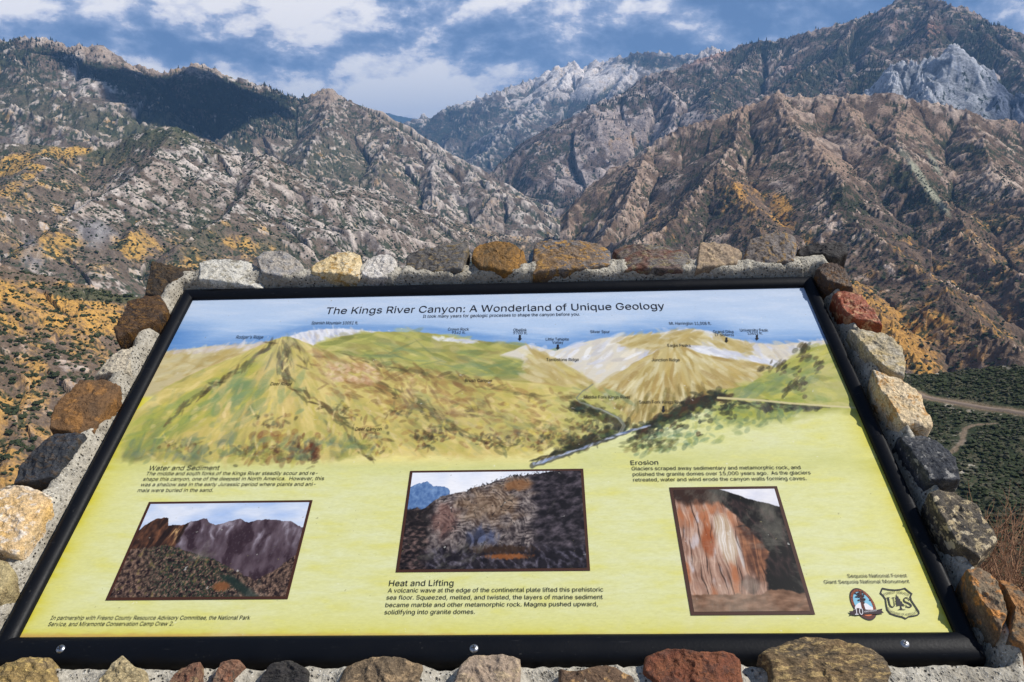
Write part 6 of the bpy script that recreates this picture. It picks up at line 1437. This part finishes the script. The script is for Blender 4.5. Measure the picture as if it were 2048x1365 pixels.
# ---------------------------------------------------------------- plants
def leafy(name, rgb1, rgb2, sc):
    m, N = material(name); tc = N.add('ShaderNodeTexCoord').outputs['Object']
    oi = N.add('ShaderNodeObjectInfo').outputs['Random']
    n = N.noise(tc, sc, 3, 0.7)
    principled(N, N.mix(N.ramp(n, [(0.35, 0), (0.65, 1)]), rgb1, rgb2), 0.85, 0.1, n, 0.8, 0.3)
    return m
def ico(sub=1):
    import bmesh
    bm = bmesh.new(); bmesh.ops.create_icosphere(bm, subdivisions=sub, radius=1.0)
    V = np.array([v.co[:] for v in bm.verts]); F = np.array([[v.index for v in f.verts] for f in bm.faces]); bm.free(); return V, F
def scatter(name, layer, n, pxr, pyr, size, mat, dens=None, kind='bush', seed=1, label=None, avoid=()):
    """brush or conifers rooted on a slope, all together as one ground cover"""
    rg = np.random.default_rng(seed); az, r, h, px, py = TERRAIN[layer]
    ok = (px > pxr[0]) & (px < pxr[1]) & (py > pyr[0]) & (py < pyr[1])
    w = ok.astype(float)*r[:, None]*np.gradient(r)[:, None]
    if dens is not None: w = w*np.maximum(dens(px, py), 0)
    w = (w/w.sum()).ravel(); idx = rg.choice(w.size, n, p=w); j, i = np.unravel_index(idx, px.shape)
    a = az[i]+rg.uniform(-.5, .5, n)*(az[1]-az[0]); q = r[j]*(1+rg.uniform(-.5, .5, n)*np.gradient(np.log(r))[j])
    x, y = q*np.sin(a), q*np.cos(a)
    for pts, w_ in avoid:
        kp = line_dist(x, y, pts) > w_; x, y = x[kp], y[kp]
    n = len(x); z = ground_at(layer, x, y)
    s = size*np.exp(np.clip(rg.normal(0, 0.45, n), -1, .8))
    if kind == 'bush':
        V0, F0 = ico(1); V0 = V0[None]*(1+rg.normal(0, .24, (n, len(V0), 1)))
        V = V0*s[:, None, None]*np.array([1, 1, .72])*np.stack([rg.uniform(.8, 1.3, n), rg.uniform(.8, 1.3, n), rg.uniform(.7, 1.1, n)], -1)[:, None, :]
        V = V+np.stack([x, y, z+s*.35], -1)[:, None, :]
    else:                                           # conifer: stacked ragged skirts
        k = 6; rings = [(1.0, .10), (.42, .38), (.72, .40), (.26, .68), (.46, .70), (.02, 1.0)]
        ang = np.linspace(0, 2*np.pi, k, endpoint=False); B = []
        for rad, hh in rings: B.append(np.stack([np.cos(ang)*rad*.22, np.sin(ang)*rad*.22, np.full(k, hh)], -1))
        B = np.concatenate(B); m = len(rings); F0 = []
        for u in range(m-1):
            for v in range(k): F0 += [(u*k+v, u*k+(v+1) % k, (u+1)*k+(v+1) % k), (u*k+v, (u+1)*k+(v+1) % k, (u+1)*k+v)]
        F0 = np.array(F0); V = B[None]*(1+rg.normal(0, .14, (n, len(B), 1))*np.array([1, 1, .15]))*s[:, None, None]*2
        V = V+np.stack([x, y, z-s*.1], -1)[:, None, :]
    F = F0[None]+(np.arange(n)*V.shape[1])[:, None, None]
    o = mesh(name, V.reshape(-1, 3), F.reshape(-1, F.shape[-1]), mat, smooth=False); tag(o, kind='stuff'); return o
BUSH = leafy('brush_leaves', (0.022, 0.030, 0.014), (0.060, 0.072, 0.032), 1.2)
BUSH2 = leafy('grey_brush_leaves', (0.035, 0.036, 0.022), (0.10, 0.098, 0.062), 1.0)
CON = leafy('conifer_needles', (0.012, 0.020, 0.014), (0.030, 0.042, 0.026), 0.1)
scatter('slope_brush', 'grass_slope', 5200, (-120, 420), (545, 1000), 1.15, BUSH, lambda px, py: 0.5+1.2*sst(fbm(px/40, py/30, 3, 5), 0, .4), seed=11)
scatter('valley_brush', 'brush_ground', 17000, (1250, 2200), (715, 1200), 0.62, BUSH, lambda px, py: sst(px, 1250, 1650)-0.93*blob_mask(px, py, [(1935, 945, 40, 20, 30, .9), (1960, 815, 150, 12, 8, 1), (1910, 880, 40, 26, -30, .8)]), seed=12, avoid=((ROAD_XY, 7.0), (TRAIL_XY, 2.6)))
scatter('valley_grey_brush', 'brush_ground', 9000, (1250, 2200), (715, 1200), 0.62, BUSH2, lambda px, py: sst(px, 1250, 1650)-0.93*blob_mask(px, py, [(1960, 815, 150, 12, 8, 1), (1910, 880, 40, 26, -30, .8)]), seed=13, avoid=((ROAD_XY, 6.0), (TRAIL_XY, 2.4)))
scatter('ridge_brush', 'junction_ridge', 12000, (1240, 2160), (330, 800), 1.8, BUSH, lambda px, py: 0.35+1.6*sst(fbm(px/36, py/24, 3, 8), 0.05, .35), seed=14)
scatter('hill_brush', 'granite_hill', 17000, (-120, 1150), (260, 560), 2.0, BUSH, lambda px, py: 0.4+1.6*sst(fbm(px/26, py/16, 3, 9), 0.0, .35), seed=15)
scatter('range_conifers', 'left_range', 9000, (-120, 620), (70, 280), 5.6, CON, lambda px, py: 0.03+blob_mask(px, py, [(430, 225, 150, 50, 12, 1), (250, 172, 110, 14, 22, .8), (60, 110, 120, 26, 5, .5), (50, 84, 60, 8, 0, .5), (110, 120, 90, 20, 20, .5), (560, 190, 60, 24, 20, .8)]), 'conifer', 16)
scatter('spur_conifers', 'left_range', 2600, (560, 1100), (180, 480), 4.5, CON, None, 'conifer', 17)
scatter('mountain_conifers', 'brown_mountain', 13000, (1000, 2150), (0, 460), 7.2, CON, lambda px, py: 0.22+blob_mask(px, py, [(1520, 100, 90, 26, -15, .9), (1500, 85, 120, 8, -12, 1), (1620, 150, 60, 34, -30, .6), (1690, 110, 80, 22, -50, .9), (1740, 175, 50, 40, -50, .9), (1960, 100, 50, 60, 40, .8), (1240, 200, 60, 10, -8, 1), (1110, 420, 60, 40, 10, .6)]), 'conifer', 18)  # extra conifers darken the slope, standing in for cloud shade

def dry_shrub(px, py, rng, h, lab, seed):
    """bare reddish twigs fanning up from one root"""
    p = far(np.array(px), np.array(py), rng); rg = np.random.default_rng(seed)
    az, _ = math.atan2(p[0], p[1]), 0
    base = Vector((p[0], p[1], p[2]-h))
    root = empty('dry_shrub', base); tag(root, lab, 'shrub')
    m1, N = material('dry_twig'); tc = N.add('ShaderNodeTexCoord').outputs['Object']; principled(N, N.mix(N.noise(tc, 20, 3, .6), (0.16, 0.085, 0.05), (0.42, 0.24, 0.14)), 0.85, 0.15)
    V, F = [], []
    def twig(a, d, L, r, lev):
        n = 6; pts = [a]; cur = a.copy(); dv = d.copy()
        for k in range(n):
            dv = dv+rg.normal(0, .10, 3)+np.array([0, 0, .03]); dv /= np.linalg.norm(dv); cur = cur+dv*L/n; pts.append(cur.copy())
        b = len(V)
        for k, q in enumerate(pts):
            rr = r*(1-.8*k/n); s1 = np.cross(dv, [0, 0, 1.0]); s1 /= np.linalg.norm(s1)+1e-9; s2 = np.cross(dv, s1)
            for t in range(3): V.append(q+rr*(math.cos(t*2.094)*s1+math.sin(t*2.094)*s2))
        for k in range(n):
            for t in range(3): F.append((b+k*3+t, b+k*3+(t+1) % 3, b+k*3+3+(t+1) % 3, b+k*3+3+t))
        if lev > 0:
            for k in range(rg.integers(4, 7)):
                i = rg.integers(1, n); e = dv+rg.normal(0, .55, 3); e[2] = abs(e[2])*.6+.15; e /= np.linalg.norm(e); twig(pts[i], e, L*rg.uniform(.35, .6), r*.5, lev-1)
    for k in range(46):
        d = np.array([rg.normal(0, .5), rg.normal(0, .5), rg.uniform(.55, 1)]); d /= np.linalg.norm(d)
        twig(np.array([rg.normal(0, .05), rg.normal(0, .05), 0.0]), d, h*rg.uniform(.7, 1.35), .006, 2)
    mesh('twigs', np.array(V), np.array(F), m1, root, smooth=True)
dry_shrub(2040, 1120, 3.3, 0.40, 'dry reddish brown leafless bush behind the right edge of the wall', 5)
dry_shrub(2090, 1090, 4.2, 0.60, 'wider dry bush at the right edge of the view behind the leafless one', 6)

def single_bushes(n=44):
    """the biggest bushes of the golden slope, each on its own"""
    rg = np.random.default_rng(77); az, r, h, px, py = TERRAIN['grass_slope']
    protos = []
    for k in range(4):
        V, F = ico(3); d = V.copy()
        s = 1+0.22*fbm(d[:, 0]*2+k*5, d[:, 1]*2+d[:, 2]*3, 3, 3+k)+0.30*rg.normal(0, .35, len(V)); V = d*s[:, None]*np.array([1, 1, .75]); V[:, 2] += .45
        o = mesh('bush', V, F, BUSH, smooth=False); protos.append(o)
    used = 0
    while used < n:
        a, b = rg.uniform(5, 330), rg.uniform(575, 960)
        if a > 385-(b-600)*0.86 - 20: continue
        m = np.argmin((px-a)**2+(py-b)**2); j, i = np.unravel_index(m, px.shape)
        x, y = r[j]*math.sin(az[i]), r[j]*math.cos(az[i]); s = rg.uniform(1.9, 3.0)
        o = protos[used] if used < 4 else protos[used % 4].copy()
        if used >= 4: COL.objects.link(o)
        o.location = (x, y, h[j, i]-0.2); o.scale = (s*rg.uniform(.9, 1.3), s*rg.uniform(.9, 1.3), s*rg.uniform(.7, 1)); o.rotation_euler = (0, 0, rg.uniform(0, 6))
        tag(o, 'round dark green bush on the golden grass slope left of the wall', 'bush', 'bushes on the golden slope'); used += 1
single_bushes()
